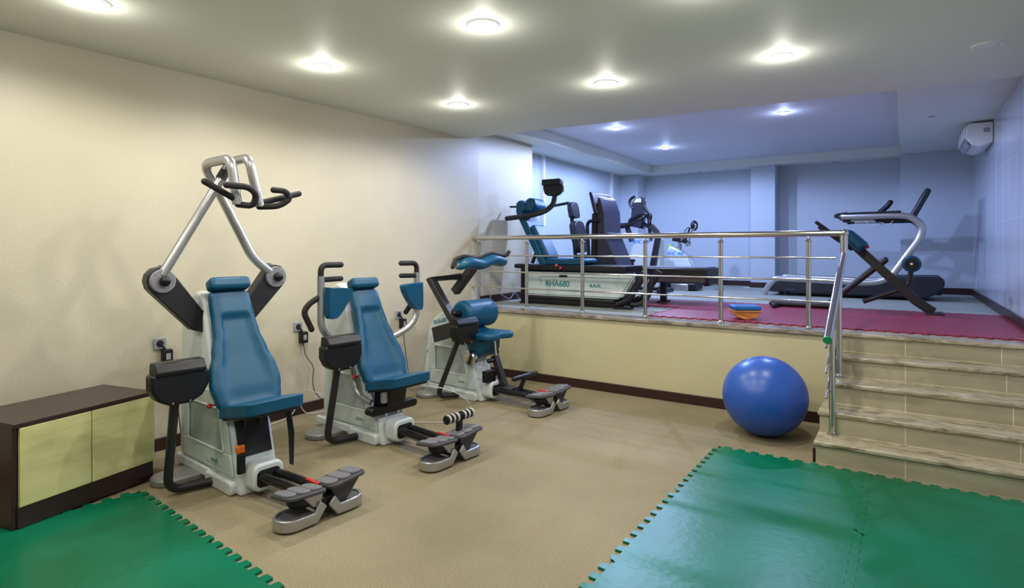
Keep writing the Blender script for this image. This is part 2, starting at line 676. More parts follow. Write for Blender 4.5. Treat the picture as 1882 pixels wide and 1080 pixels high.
R_U = 0.87                             # right wall
VB = 11.5                              # back wall line
VR = -3.4                              # rear wall behind the camera
b = MB().prism([(wall_u(VR) - 0.2, VR), (R_U + 0.2, VR), (R_U + 0.2, 5.66), (wall_u(5.66) - 0.2, 5.66)], 'xy', -0.1, 0)
struct('floor', b, M['carpet'], 'beige speckled carpet floor of the lower room', 'floor')
b = MB().prism([(-5.3, 5.80), (R_U + 0.2, 5.80), (R_U + 0.2, 12.3), (-5.3, 12.3)], 'xy', 0.2, PZ)
struct('floor_platform', b, M['grey_carpet'], 'grey green carpet floor of the raised platform', 'floor')
b = MB().prism([(wall_u(5.7), 5.66), (-0.5, 5.66), (-0.5, 5.82), (wall_u(5.7), 5.82)], 'xy', 0, PZ - 0.03)
struct('wall_platform', b, M['yellow_lit_wallpaper'], 'low cream wall under the platform edge', 'wall')
b = MB().prism([(wall_u(5.7), 5.63), (-0.5, 5.63), (-0.5, 5.90), (wall_u(5.7), 5.90)], 'xy', PZ - 0.03, PZ + 0.002)
struct('trim_1', b, M['edge_marble'], 'grey brown marble strip along the platform edge below the railing', 'trim', 0.004)
VL = 7.39                              # the cream wall ends here on the platform
WP = -4.62                              # on the platform it steps back a little
b = MB().prism([(wall_u(VR), VR), (wall_u(5.88), 5.88), (WP, 5.93), (WP, VL), (WP - 0.5, VL), (wall_u(VR) - 0.3, VR)], 'xy', 0, ZT + 0.05)
struct('wall_left', b, M['wallpaper'], 'long cream wallpapered wall on the left', 'wall')
b = MB().span((-5.3, VL - 0.3, 0), (-4.99, 12.3, ZT))
struct('wall_left_far', b, M['blue_wall'], 'recessed pale wall on the left side of the platform', 'wall')
b = MB()
for v in (8.25, 10.95):
    b.span((-4.99, v, PZ), (-4.935, v + 0.06, ZS))
struct('trim_2', b, M['white_trim'], 'two white vertical strips on the pale platform side wall', 'trim')
b = MB().span((-5.2, 11.95, 0), (R_U + 0.2, 12.2, ZT))
b.span((-5.1, VB, PZ - 0.1), (-4.6, 12.0, ZT))                 # corner pillar
b.span((-2.39, VB, PZ - 0.1), (-1.973, 12.0, ZT))               # pillar between the bays
b.span((-0.07, VB, PZ - 0.1), (R_U + 0.2, 12.0, ZT))            # wall right of the bays
struct('wall_back', b, M['blue_wall'], 'pale blue lit back wall with two shallow bays and a pillar', 'wall')
b = MB().span((R_U, VR, 0), (R_U + 0.2, 12.2, ZT))
struct('wall_right', b, M['tile_wall'], 'glossy veined tile wall on the right', 'wall')
b = MB().span((-5.2, VR - 0.2, 0), (R_U + 0.2, VR, ZT))
struct('wall_rear', b, M['wallpaper'], 'cream wall behind the camera', 'wall')
b = MB().prism([(-5.2, VR - 0.2), (R_U + 0.2, VR - 0.2), (R_U + 0.2, 6.06), (-5.2, 5.55)], 'xy', ZC, ZT + 0.1)
struct('ceiling', b, M['ceiling'], 'lower grey white ceiling of the front room', 'ceiling')
b = MB().prism([(-5.3, 5.57), (R_U + 0.2, 6.08), (R_U + 0.2, 12.3), (-5.3, 12.3)], 'xy', ZT, ZT + 0.1)
struct('ceiling_tray', b, M['tray'], 'raised ceiling panel above the platform', 'ceiling')
b = MB().prism([(-5.1, 5.6), (-4.3, 5.68), (-4.3, VB - 0.0), (-5.1, VB)], 'xy', ZS, ZT + 0.02)
b.prism([(-0.07, 6.03), (R_U, 6.1), (R_U, VB), (-0.07, VB)], 'xy', ZS, ZT + 0.02)
b.span((-5.1, VB - 0.002, ZS), (R_U, 12.0, ZT + 0.02))
struct('ceiling_soffit', b, M['ceiling'], 'lowered ceiling border around the raised ceiling', 'ceiling')
# baseboards
b = MB().prism([(wall_u(VR), VR), (wall_u(5.66), 5.66), (wall_u(5.66) + 0.018, 5.66), (wall_u(VR) + 0.018, VR)], 'xy', 0, 0.095)
struct('baseboard_left', b, M['baseboard'], 'dark brown baseboard along the left wall', 'baseboard', 0.004)
b = MB().span((wall_u(5.6), 5.642, 0), (-0.55, 5.66, 0.095))
struct('baseboard_platform', b, M['baseboard'], 'dark brown baseboard under the platform wall', 'baseboard', 0.004)
b = MB().prism([(WP, 5.93), (WP, VL), (-4.99, VL), (-4.99, VB), (-4.972, VB), (-4.972, VL + 0.02), (WP + 0.018, VL + 0.02), (WP + 0.018, 5.93)], 'xy', PZ, PZ + 0.1)
struct('baseboard_left_far', b, M['baseboard'], 'dark baseboard on the left side of the platform', 'baseboard', 0.003)
b = MB()
for u0, u1, v in ((-4.99, -4.58, VB), (-4.6, -2.37, 11.95), (-2.41, -1.955, VB), (-1.973, -0.05, 11.95), (-0.09, R_U, VB)):
    b.span((u0, v - 0.02, PZ), (u1, v, PZ + 0.1))
for u in (-4.6, -1.973):
    b.span((u, VB, PZ), (u + 0.02, 11.95, PZ + 0.1))
struct('baseboard_back', b, M['baseboard'], 'dark baseboard along the back wall of the platform', 'baseboard', 0.003)
b = MB().span((R_U - 0.02, 5.72, PZ), (R_U, VB, PZ + 0.1))
struct('baseboard_right', b, M['baseboard'], 'dark baseboard along the tiled right wall', 'baseboard', 0.003)
# stairs
NOSE = [4.575, 4.80, 5.10, 5.41, 5.68]     # nosing positions of the four treads and the platform edge
RZ = PZ / 5
left = [-0.535, -0.535, -0.47, -0.47]
st = thing('stairs', 'five beige marble stairs up to the platform beside the right wall', 'stairs', (0, 0, 0))
st['kind'] = 'structure'
for k in range(5):
    u0 = left[k] if k < 4 else -0.5
    b = MB().span((u0 + 0.012, NOSE[k] + 0.02, 0), (R_U, NOSE[k] + (0.5 if k < 4 else 0.14), RZ * (k + 1) - 0.03))
    b.build('stair_riser', M['riser'], st, 0.0)
    b = MB().span((u0, NOSE[k], RZ * (k + 1) - 0.03), (R_U, NOSE[k] + (0.42 if k < 4 else 0.2), RZ * (k + 1) + (0.001 if k == 4 else 0)))
    b.build('stair_tread', M['marble'], st, 0.008, 3)
b = MB().span((-0.5425, 4.60, 0), (-0.5225, 4.7, 0.1))
b.build('stair_end_trim', M['baseboard'], st)
# ceiling soffit slots and covers: round fittings that are off
SP = [(0.45, 4.98, ZC, 0.085, 'unlit round white ceiling vent at the upper right of the main ceiling', 'ceiling vent'),
      (0.25, 8.35, ZS, 0.06, 'unlit flat round fitting on the lowered border above the wall air conditioner', 'downlight'),
      (-1.21, 9.75, ZT, 0.05, 'unlit small round fitting at the back of the raised ceiling', 'downlight'),
      (-3.4, 11.72, ZS, 0.1, 'unlit dark slot fitting under the border above the left bay', 'downlight'),
      (-1.04, 11.74, ZS, 0.1, 'unlit dark slot fitting under the border above the right bay', 'downlight')]
for u, v, z, r, lab, cat in SP:
    nm = 'ceiling_vent' if 'vent' in cat else 'recessed_downlight'
    t = thing(nm, lab, cat, uv(u, v, z))
    MB().lathe([(r * 0.72, -0.001), (r * 0.76, -0.012), (r * 0.95, -0.010), (r, -0.004), (r, 0.0)], (0, 0, 0), (0, 0, 1)).build('ring', M['white_trim'], t)
    MB().lathe([(0, -0.016 if 'vent' in cat else -0.004), (r * 0.6, -0.014 if 'vent' in cat else -0.004), (r * 0.72, -0.002)], (0, 0, 0), (0, 0, 1)).build('cover' if 'vent' in cat else 'lens', M['white_trim'] if 'vent' in cat else M['dark_grey'], t)
# lit downlights
for (u, v, z, col, w, lab) in LAMPS:
    if lab is None:
        continue
    big = 'large' in lab or 'flared' in lab or 'closest' in lab or 'corner' in lab
    t = thing('ceiling_downlight', lab, 'downlight', uv(u, v, z), TH, 'lit ceiling downlights')
    r = 0.10 if big else 0.072
    MB().lathe([(r * 0.6, 0.0), (r * 0.62, -0.012), (r * 0.92, -0.010), (r, -0.003), (r, 0.0)], (0, 0, 0), (0, 0, 1)).build('ring', M['white_trim'], t)
    MB().lathe([(0, -0.030), (r * 0.3, -0.029), (r * 0.55, -0.024), (r * 0.70, -0.014), (r * 0.58, -0.001)], (0, 0, 0), (0, 0, 1)).build('lens', M['lens_warm'] if z == ZC else M['lens_cool'], t)


# ------------------------------------------------------------------ foam mats
def edge_wave(p0, p1, fixed, axis, amp=0.02, pitch=0.1):
    n = max(1, round(abs(p1 - p0) / pitch))
    h = (p1 - p0) / n
    out = []
    for k in range(n):
        for f, a in ((0.0, -1), (0.43, -1), (0.46, 1), (0.97, 1)):
            if k == 0 and f == 0.0:
                out.append((p0, 0))
                continue
            out.append((p0 + h * (k + f), a * amp))
    return [((q, fixed + a) if axis == 'x' else (fixed + a, q)) for q, a in out]


def tile_outline(x0, y0, x1, y1):
    x0, y0 = x0 + 0.0015, y0 + 0.0015
    a = edge_wave(x0, x1, y0, 'x') + [(x1, y0)]
    bq = edge_wave(y0, y1, x1, 'y') + [(x1, y1)]
    c = (edge_wave(x0, x1, y1, 'x') + [(x1, y1)])[::-1]
    d = (edge_wave(y0, y1, x0, 'y') + [(x0, y1)])[::-1]
    return a[:-1] + bq[:-1] + c[:-1] + d[:-1]


def mat_tile(name, x0, y0, x1, y1, z, m, label, group, loc=(0, 0, 0), rz=TH, th=0.014):
    out = tile_outline(x0, y0, x1, y1)
    e = 0.035
    inn = [(min(max(x, x0 + e), x1 - e), min(max(y, y0 + e), y1 - e)) for x, y in out]
    n = len(out)
    vs = [(x, y, z) for x, y in out] + [(x, y, z + th) for x, y in out] + [(x, y, z + th) for x, y in inn]
    fs = [(k, (k + 1) % n, n + (k + 1) % n, n + k) for k in range(n)]
    for k in range(n):
        q = (k + 1) % n
        fs.append((n + k, n + q, 2 * n + q, 2 * n + k) if inn[k] != inn[q] else (n + k, n + q, 2 * n + k))
    vs += [(x0 + e, y0 + e, z + th), (x1 - e, y0 + e, z + th), (x1 - e, y1 - e, z + th), (x0 + e, y1 - e, z + th)]
    fs.append((3 * n, 3 * n + 1, 3 * n + 2, 3 * n + 3))
    me = bpy.data.meshes.new(name)
    me.from_pydata(vs, [], fs)
    me.materials.append(m)
    o = bpy.data.objects.new(name, me)
    C.objects.link(o)
    o.location = loc
    o.rotation_euler.z = rz
    return tag(o, label, 'mat', group)


T = 0.97
names = [['green foam puzzle tile at the foot of the stairs, its corner nearest the ball', 'green foam puzzle tile at the stairs beside the right wall'],
         ['green foam puzzle tile in the middle row along the carpet edge, blue sheen on it', 'green foam puzzle tile right of the dotted seam, middle row'],
         ['green foam puzzle tile nearest the camera along the carpet edge, right-hand mat', 'green foam puzzle tile nearest the camera at the bottom right corner']]
for j in range(3):
    for i in range(2):
        u0 = -1.177 + i * T
        v1 = 4.53 - j * T
        mat_tile('foam_floor_tile', u0, v1 - T, u0 + T, v1, 0.0, M['green'], names[j][i], 'green foam tiles before the stairs')
RL = [['red foam tile at the platform edge beside the balance board', 'red foam tile at the platform edge behind the railing corner', 'red foam tile at the head of the stairs by the tiled wall'],
      ['red foam tile left of the bench foot, second row', 'red foam tile under the back extension bench', 'red foam tile in the second row by the tiled wall']]
RT = 1.03
for j in range(2):
    for i in range(3):
        u0 = -2.26 + i * RT
        v0 = 5.93 + j * RT
        mat_tile('foam_floor_tile', u0, v0, u0 + RT, v0 + RT, PZ, M['red_mat'], RL[j][i], 'red foam tiles on the platform')
mat_tile('foam_floor_tile', -2.26 - RT, 5.93 + RT, -2.26, 5.93 + 2 * RT, PZ, M['red_mat'],
         'red foam tile behind the white-panelled machine, beyond the bare floor notch', 'red foam tiles on the platform')
for i in range(2):
    mat_tile('foam_floor_tile', i * T, -T, (i + 1) * T, 0, 0.0, M['green'],
             ['green foam tile in front of the two-door cabinet', 'green foam tile at the bottom left, nearest the camera'][i],
             'green foam tiles by the cabinet', (-2.30, 3.602, 0), radians(-39))

# ------------------------------------------------------------------ cabinet
cl = Vector((-2.625, 3.07, 0))
cr = Vector((-2.33, 3.80, 0))
cw = (cr - cl).length
ca = math.atan2(cr.y - cl.y, cr.x - cl.x)
t = thing('cabinet', 'low dark brown cabinet with two pale greenish wood doors by the left wall', 'cabinet', (cl.x, cl.y, 0.0), ca)
D_ = 0.5
z0 = 0.016
b = MB().span((0, 0.012, z0), (0.025, D_, 0.555)).span((cw - 0.025, 0.012, z0), (cw, D_, 0.555)).span((0.02, D_ - 0.02, z0), (cw - 0.02, D_, 0.555))
b.span((0.02, 0.02, 0.125), (cw - 0.02, D_, 0.145))
b.build('body', M['cab_dark'], t, 0.002)
MB().span((-0.004, -0.006, 0.553), (cw + 0.004, D_, 0.578)).build('top', M['cab_dark'], t, 0.003)
MB().span((0.02, 0.0, z0), (cw - 0.02, 0.03, 0.13)).build('plinth', M['cab_dark'], t, 0.002)
for x0, x1 in ((0.027, cw / 2 - 0.003), (cw / 2 + 0.003, cw - 0.003)):
    MB().span((x0, -0.006, 0.13), (x1, 0.012, 0.55)).build('door', M['door_wood'], t, 0.002)


# ------------------------------------------------------------------ shared pieces of the three floor machines
def shell(root, prof, hw=0.13, z_open=None):
    """white housing with inset side panels and a window recess"""
    MB().prism(prof, 'xz', -hw, hw).build('housing', M['white_shell'], root, 0.022, 4)


def side_panel(root, y, x0, x1, zt, sgn):
    """raised panel with a recessed window; outline tapers with the slanted front"""
    def fx(z):
        return x1 - (z - 0.10) * 0.27
    b = MB()
    t = 0.016
    lo, hi = (y, y + t * sgn) if sgn > 0 else (y + t * sgn, y)
    zb, w0, w1 = 0.11, 0.24, 0.50
    b.prism([(x0, zb), (fx(zb), zb), (fx(w0), w0), (x0, w0)], 'xz', lo, hi)
    b.prism([(x0, w0), (x0 + 0.10, w0), (x0 + 0.10, w1), (x0, w1)], 'xz', lo, hi)
    b.prism([(fx(w0) - 0.08, w0), (fx(w0), w0), (fx(w1), w1), (fx(w1) - 0.08, w1)], 'xz', lo, hi)
    b.prism([(x0, w1), (fx(w1), w1), (fx(zt), zt), (x0 + 0.02, zt)], 'xz', lo, hi)
    wl_ = y + 0.0015 * sgn
    MB().prism([(x0 + 0.10, w0), (fx(w0) - 0.08, w0), (fx(w1) - 0.08, w1), (x0 + 0.10, w1)], 'xz', min(y, wl_), max(y, wl_)).build('side_recess', M['recess'], root)
    rim = [(x0 + 0.10, y + t * sgn, w0), (fx(w0) - 0.08, y + t * sgn, w0), (fx(w1) - 0.08, y + t * sgn, w1), (x0 + 0.10, y + t * sgn, w1)]
    MB().tube(rim, 0.006, 8, 0.02, closed=True).build('recess_rim', M['white_shell'], root)
    return b.build('side_panel', M['panel'], root, 0.006)


def base(root, flange=True):
    for s in (-1, 1):
        b = MB().prism(rrect(-0.40, 0.0, -0.05, 0.085, 0.03), 'xz', s * 0.12, s * 0.165)
        b.prism(rrect(-0.88, 0.03, -0.36, 0.095, 0.03), 'xz', s * 0.12, s * 0.15)
        b.build('flange', M['white_shell'], root, 0.012, 3)
    b = MB().prism(stadium(-0.60, -0.04, 0.25, 0.115, 10, pi / 2), 'xy', 0.0, 0.045)
    b.build('rear_foot', M['grey_plate'], root, 0.012, 3)
    b = MB().prism(rrect(-0.10, 0.035, 0.10, 0.20, 0.05), 'yz', -0.03, 0.095)
    b.build('front_collar', M['white_shell'], root, 0.014, 3)
    MB().prism(rrect(-0.075, 0.06, 0.075, 0.165, 0.03), 'yz', 0.09, 0.0965).build('collar_opening', M['black_matte'], root)


def console(root, foot, elbow, top, cy, cz, cx, w=0.32):
    MB().tube([foot, elbow, top], 0.026, 14, 0.09).build('console_post', M['black_frame'], root)
    hw = w / 2
    prof = [(cy - hw, cz + 0.06), (cy - hw, cz - 0.03), (cy - hw * 0.78, cz - 0.095), (cy - hw * 0.35, cz - 0.13), (cy + hw * 0.35, cz - 0.13),
            (cy + hw * 0.78, cz - 0.095), (cy + hw, cz - 0.03), (cy + hw, cz + 0.06)]
    c = MB().prism(prof, 'yz', cx - 0.05, cx + 0.05).build('console', M['black'], root, 0.016, 3)
    hy = hw * 0.87
    MB().prism([(cx - 0.055, cz + 0.05), (cx + 0.062, cz + 0.05), (cx + 0.068, cz + 0.075), (cx + 0.03, cz + 0.125), (cx - 0.045, cz + 0.125)], 'xz', cy - hy, cy + hy).build('ledge', M['black'], c, 0.008, 2)
    MB().prism([(cx - 0.056, cz - 0.05), (cx - 0.052, cz - 0.05), (cx - 0.052, cz + 0.05), (cx - 0.056, cz + 0.05)], 'xz', cy - hw * 0.7, cy + hw * 0.7).build('screen', M['screen'], c)
    b = MB()
    for q in (-0.3, 0.3):
        b.ball((cx + 0.05, cy + hw * q, cz - 0.115), 0.007, 10)
    b.build('screw', M['chrome'], c)


def backrest(root, top=(-0.43, 1.22), bot=(-0.12, 0.50)):
    """bell-shaped pad leaning back; lofted rings from bottom to top"""
    t0, b0 = Vector((top[0], 0, top[1])), Vector((bot[0], 0, bot[1]))
    ax = (t0 - b0)
    L = ax.length
    ax.normalize()
    nrm = Vector((ax.z, 0, -ax.x))     # faces forward
    keys = [(0.0, 0.115), (0.04, 0.165), (0.12, 0.208), (0.25, 0.226), (0.36, 0.215), (0.5, 0.178), (0.65, 0.148), (0.8, 0.136), (0.97, 0.130), (1.0, 0.124)]

    def width(s):
        for (a, x), (c, y) in zip(keys, keys[1:]):
            if a <= s <= c:
                q = (s - a) / (c - a)
                q = q * q * (3 - 2 * q)
                return x + (y - x) * q
        return keys[-1][1]
    rings = []
    N = 48
    for i in range(N + 1):
        s = i / N
        w = width(s)
        th = 0.045
        end = min(1.0, s / 0.05, (1 - s) / 0.03)
        e = sqrt(max(0.05, 1 - (1 - max(0, end)) ** 2))
        c = b0 + ax * L * s
        ring = []
        K = 40
        for k in range(K):
            a = 2 * pi * k / K
            ca_, sa_ = cos(a), sin(a)
            yy = w * math.copysign(abs(ca_) ** 0.5, ca_)
            nn = th * math.copysign(abs(sa_) ** 0.55, sa_) * e
            if sa_ > 0:               # sunken middle field on the front
                q = (0.72 * w - abs(yy)) / (0.10 * w + 0.004)
                q = max(0, min(1, q))
                q = q * q * (3 - 2 * q)
                f = max(0, min(1, (0.80 - s) / 0.02)) * max(0, min(1, (s - 0.05) / 0.08))
                hump = 0.012 * max(0, 1 - abs(s - 0.22) / 0.25)
                nn += (-0.026 + hump) * q * f
            ring.append(c + Vector((0, yy, 0)) + nrm * nn)
        rings.append(ring)
    p = MB().rings(rings).build('backrest', M['teal'], root, angle=50)
    # head roll
    c = b0 + ax * (L + 0.045) + nrm * 0.03
    RH = Matrix((nrm, Vector((0, 1, 0)), ax)).transposed()
    MB().box(c, (0.105, 0.268, 0.086), RH).build('headrest', M['teal'], root, 0.03, 5)
    q = b0 + ax * L * 0.5 - nrm * 0.06
    MB().box(q, (0.03, 0.14, 0.55), Matrix.Rotation(math.atan2(ax.x, ax.z), 3, 'Y')).build('back_plate', M['black_frame'], root, 0.005)
    return p


def seat(root, z=0.52, x0=-0.16, x1=0.20):
    out = smooth_outline([(x0, -0.165), (x0 + 0.10, -0.185), (x1 - 0.07, -0.185), (x1, -0.155), (x1 + 0.005, 0.0), (x1, 0.155), (x1 - 0.07, 0.185), (x0 + 0.10, 0.185), (x0, 0.165)], 5)
    def tip(mb):
        mb.v = [(p[0], p[1], p[2] + (p[0] - 0.02) * 0.20) for p in mb.v]
        return mb
    tip(MB().prism(out, 'xy', z - 0.045, z + 0.03)).build('seat', M['teal'], root, 0.022, 4)
    tip(MB().prism([(p[0] * 0.92, p[1] * 0.92) for p in out], 'xy', z - 0.06, z - 0.04)).build('seat_pan', M['black'], root, 0.004)


def foot_set(root, ox, oy, plates=True):
    """two silver floor feet with ramps, two ribbed foot plates on dark carriers"""
    S_ = 0.86
    for s in (-1, 1):
        def P(x, y, z):
            return (ox + x, oy + s * y, z)
        path = [P(0.09, 0.03, 0.105), P(0.09, 0.085, 0.04), P(0.09, 0.21, 0.04)]
        n = 9
        for k in range(1, n):
            a = pi / 2 - pi * k / n
            path.append(P(0.09 * sin(a) + 0.0, 0.21 + 0.09 * cos(a), 0.04))
        path += [P(-0.09, 0.21, 0.04), P(-0.09, 0.085, 0.04), P(-0.09, 0.03, 0.105)]
        MB().tube(path, 0.012, 10, 0.0, sq=True, rz=0.032).build('floor_foot', M['silver'], root, 0.009, 3)
        out = [(ox + x, oy + s * y) for x, y in [(0.085, 0.08), (0.085, 0.21)] + [(0.085 * sin(pi / 2 - pi * k / 8), 0.21 + 0.085 * cos(pi / 2 - pi * k / 8)) for k in range(1, 8)] + [(-0.085, 0.21), (-0.085, 0.08)]]
        MB().prism(out, 'xy', 0.005, 0.06).build('foot_pad', M['grey'], root)
    MB().prism(rrect(ox - 0.08, oy - 0.06, ox + 0.07, oy + 0.06, 0.02), 'xy', 0.06, 0.125).build('carriage', M['black'], root, 0.008)
    MB().ball((ox + 0.0, oy - 0.13, 0.135), (0.075, 0.10, 0.05), 20).build('toe_cup', M['black'], root)
    MB().prism([(oy + 0.05, 0.16), (oy + 0.09, 0.055), (oy + 0.17, 0.06), (oy + 0.28, 0.17)], 'yz', ox - 0.05, ox + 0.06).build('carrier', M['dark_grey'], root, 0.008)
    MB().prism([(oy - 0.16, 0.16), (oy - 0.09, 0.09), (oy - 0.04, 0.09), (oy - 0.02, 0.16)], 'yz', ox + 0.02, ox + 0.08).build('carrier', M['silver'], root, 0.006)
    if plates:
        for s, tilt in ((-1, 3), (1, -5)):
            R = Matrix.Rotation(radians(-6), 3, 'Y') @ Matrix.Rotation(radians(-tilt), 3, 'X')
            c = Vector((ox - 0.0, oy + s * 0.150, 0.175 if s < 0 else 0.182))
            mb = MB()
            mb.prism(rrect(-0.125, -0.14, 0.125, 0.14, 0.05), 'xy', -0.012, 0.006)
            mb.v = [tuple(R @ Vector(p) + c) for p in mb.v]
            pl = mb.build('foot_plate', M['dark_grey'], root, 0.004)
            for k in (-1, 0, 1):
                mb = MB()
                mb.prism(stadium(0.0, k * 0.090, 0.060 - 0.012 * abs(k), 0.042, 8), 'xy', 0.0, 0.017)
                mb.v = [tuple(R @ Vector(p) + c) for p in mb.v]
                mb.build('tread_pad', M['grey'], pl, 0.004)
        MB().box((ox - 0.08, oy, 0.18), (0.14, 0.025, 0.012)).build('scale_strip', M['red'], root, 0.003)
    done = set()

    def shrink(o):
        if o.data is not None and o.data.name not in done:
            done.add(o.data.name)
            for v in o.data.vertices:
                v.co.x = ox + (v.co.x - ox) * S_
                v.co.y = oy + (v.co.y - oy) * S_
        for q in o.children:
            shrink(q)
    for q in list(root.children):
        if q.name.split('.')[0] in ('floor_foot', 'foot_pad', 'carriage', 'toe_cup', 'carrier', 'foot_plate', 'scale_strip'):
            shrink(q)


def rails(root, ox, oy=0.0, x0=0.06):
    for s in (-1, 1):
        MB().tube([(x0, s * 0.048, 0.125), (ox - 0.16, oy + s * 0.05, 0.125), (ox + 0.02, oy + s * 0.045, 0.10)], 0.026, 14, 0.08).build('rail', M['black'], root)
    MB().tube([(x0, 0, 0.09), (ox - 0.1, oy, 0.06)], 0.022, 10, sq=True, rz=0.008).build('scale_bar', M['silver'], root)


MA = radians(-38.6)
m1 = (-1.559, 3.622, 0)
m2 = (-0.894, 4.531, 0)
m3 = (-0.218, 5.824, 0)
FULL = [(0, 0), (-0.115, 0.40), (-0.16, 0.45), (-0.29, 0.45), (-0.50, 1.12), (-0.545, 1.20), (-0.60, 1.225), (-0.66, 1.20), (-0.80, 1.03), (-0.84, 0.92), (-0.86, 0)]
LOWF = [(0, 0), (-0.062, 0.20), (-0.085, 0.225), (-0.24, 0.24), (-0.30, 0.48), (-0.50, 1.12), (-0.545, 1.20), (-0.60, 1.225), (-0.66, 1.20), (-0.74, 1.10), (-0.78, 0.98), (-0.80, 0)]
SHORT = [(0, 0), (-0.12, 0.36), (-0.2, 0.5), (-0.36, 0.74), (-0.40, 0.83), (-0.47, 0.86), (-0.57, 0.845), (-0.68, 0.775), (-0.75, 0.67), (-0.78, 0.5), (-0.86, 0)]

# ---- machine with the overhead arms
r1 = thing('overhead_press_machine', 'teal padded strength machine with two tall silver overhead arms, beside the cabinet', 'exercise machine', m1, MA)
shell(r1, FULL)
side_panel(r1, -0.13, -0.78, -0.06, 0.60, -1)
base(r1)
MB().prism([(-0.068, 0.22), (-0.128, 0.43), (-0.116, 0.43), (-0.056, 0.22)], 'xz', -0.105, 0.105).build('front_opening', M['black_matte'], r1)
MB().tube([(-0.056, 0.0, 0.19), (-0.005, 0.0, 0.012)], 0.0012, 6).build('front_seam', M['panel_line'], r1)
backrest(r1, (-0.43, 1.215), (-0.10, 0.46))
seat(r1, 0.54)
for s in (-1, 1):
    MB().tube([(-0.09, s * 0.05, 0.50), (-0.13, s * 0.05, 0.30)], 0.018, 10).build('seat_support', M['black'], r1)
MB().tube([(-0.24, -0.13, 0.53), (-0.24, -0.20, 0.53)], 0.006, 8).ball((-0.24, -0.205, 0.53), 0.016, 12).build('lock_knob', M['red'], r1)
MB().prism([(-0.05, 0.50), (0.01, 0.50), (0.06, 0.33), (0.05, 0.12), (0.01, 0.12), (0.0, 0.3)], 'xz', 0.185, 0.192).build('strap', M['black_matte'], r1)
b = MB().box((0.0, -0.125, 0.205), (0.03, 0.045, 0.12)).build('buckle', M['black'], r1, 0.006)
MB().box((-0.01, -0.125, 0.29), (0.03, 0.05, 0.05)).build('release_button', M['orange'], b, 0.008)
console(r1, (-0.30, -0.13, 0.035), (-0.36, -0.40, 0.035), (-0.25, -0.40, 0.60), -0.385, 0.715, -0.24)
lettering('4AR', 0.035, M['teal_print'], r1, (-0.30, -0.1472, 0.165), (pi / 2, 0, 0), 'maker_mark', sx=1.5)
b = MB().tube([(-0.42, -0.1468, 0.145), (-0.17, -0.1468, 0.145)], 0.0012, 6)
b.build('caption_line', M['grey_print'], r1)
for s in (-1, 1):
    # yoke bar from behind the backrest out to the hub
    pr = [(s * 0.02, 1.115), (s * 0.13, 1.10), (s * 0.31, 1.35), (s * 0.34, 1.378), (s * 0.375, 1.39), (s * 0.42, 1.38), (s * 0.453, 1.345), (s * 0.462, 1.302), (s * 0.45, 1.255), (s * 0.425, 1.225), (s * 0.19, 0.975), (s * 0.13, 0.955), (s * 0.02, 0.97)]
    MB().prism(pr, 'yz', -0.585, -0.50).build('yoke_arm', M['black_frame'], r1, 0.006)
    h = MB().cyl((-0.50, s * 0.375, 1.302), (-0.475, s * 0.375, 1.302), 0.076, 0.073, 32).build('pivot_dial', M['dial'], r1, 0.004)
    MB().ball((-0.455, s * 0.375, 1.302), 0.033, 18).build('pivot_knob', M['black'], h)
    MB().box((-0.56, s * 0.35, 1.375), (0.06, 0.03, 0.05)).build('pivot_bracket', M['grey'], r1, 0.004)
a = MB().tube([(-0.50, 0.33, 1.34), (-0.49, 0.20, 1.44), (-0.51, -0.02, 1.88), (-0.50, -0.125, 2.06), (-0.20, -0.09, 2.075), (-0.19, -0.055, 1.785)], 0.030, 16, 0.07).build('lift_arm', M['silver'], r1)
MB().tube([(-0.19, -0.055, 1.81), (-0.19, -0.255, 1.912)], 0.020, 12, round_cap=True).build('grip', M['black_matte'], a)
MB().tube([(-0.19, -0.05, 1.785), (-0.13, 0.02, 1.775), (-0.10, 0.025, 1.85), (-0.10, -0.03, 1.892), (-0.10, -0.165, 1.892)], 0.020, 12, 0.05, round_cap=True).build('grip', M['black_matte'], a)
a = MB().tube([(-0.50, -0.375, 1.34), (-0.43, 0.005, 2.055), (-0.42, 0.03, 2.09), (-0.20, 0.025, 2.09), (-0.19, 0.093, 1.78)], 0.030, 16, 0.06).build('lift_arm', M['silver'], r1)
MB().tube([(-0.19, 0.09, 1.80), (-0.20, 0.38, 1.885)], 0.020, 12, round_cap=True).build('grip', M['black_matte'], a)
MB().tube([(-0.19, 0.09, 1.778), (-0.14, 0.20, 1.785), (-0.12, 0.27, 1.84), (-0.12, 0.235, 1.888), (-0.12, 0.15, 1.888)], 0.020, 12, 0.05, round_cap=True).build('grip', M['black_matte'], a)
MB().cyl((-0.437, -0.045, 1.965), (-0.427, 0.015, 2.075), 0.0325, 0.0325).build('collar', M['dark_grey'], a)
rails(r1, 0.55, 0.03)
foot_set(r1, 0.585, 0.03)

# ---- machine with the padded butterfly arms
r2 = thing('chest_press_machine', 'teal padded strength machine with side arm pads and black grips, middle of the three', 'exercise machine', m2, MA)
shell(r2, LOWF)
side_panel(r2, -0.13, -0.74, -0.06, 0.60, -1)
base(r2)
backrest(r2, (-0.43, 1.165), (-0.10, 0.41))
seat(r2, 0.49)
MB().prism([(-0.16, 0.46), (0.03, 0.46), (0.0, 0.30), (-0.10, 0.22), (-0.18, 0.22)], 'xz', -0.085, 0.085).build('seat_carriage', M['black'], r2, 0.008)
b = MB().prism(stadium(0.0, 0.27, 0.20, 0.032, 8), 'yz', -0.10, -0.02)
b.build('crossbar', M['black'], r2, 0.008)
b = MB()
for y in (-0.06, 0.06):
    b.cyl((-0.075, y, 0.225), (-0.052, y, 0.225), 0.014)
b.build('bolt', M['chrome'], r2)
MB().box((-0.02, -0.09, 0.37), (0.03, 0.09, 0.09)).build('clamp', M['silver'], r2, 0.006)
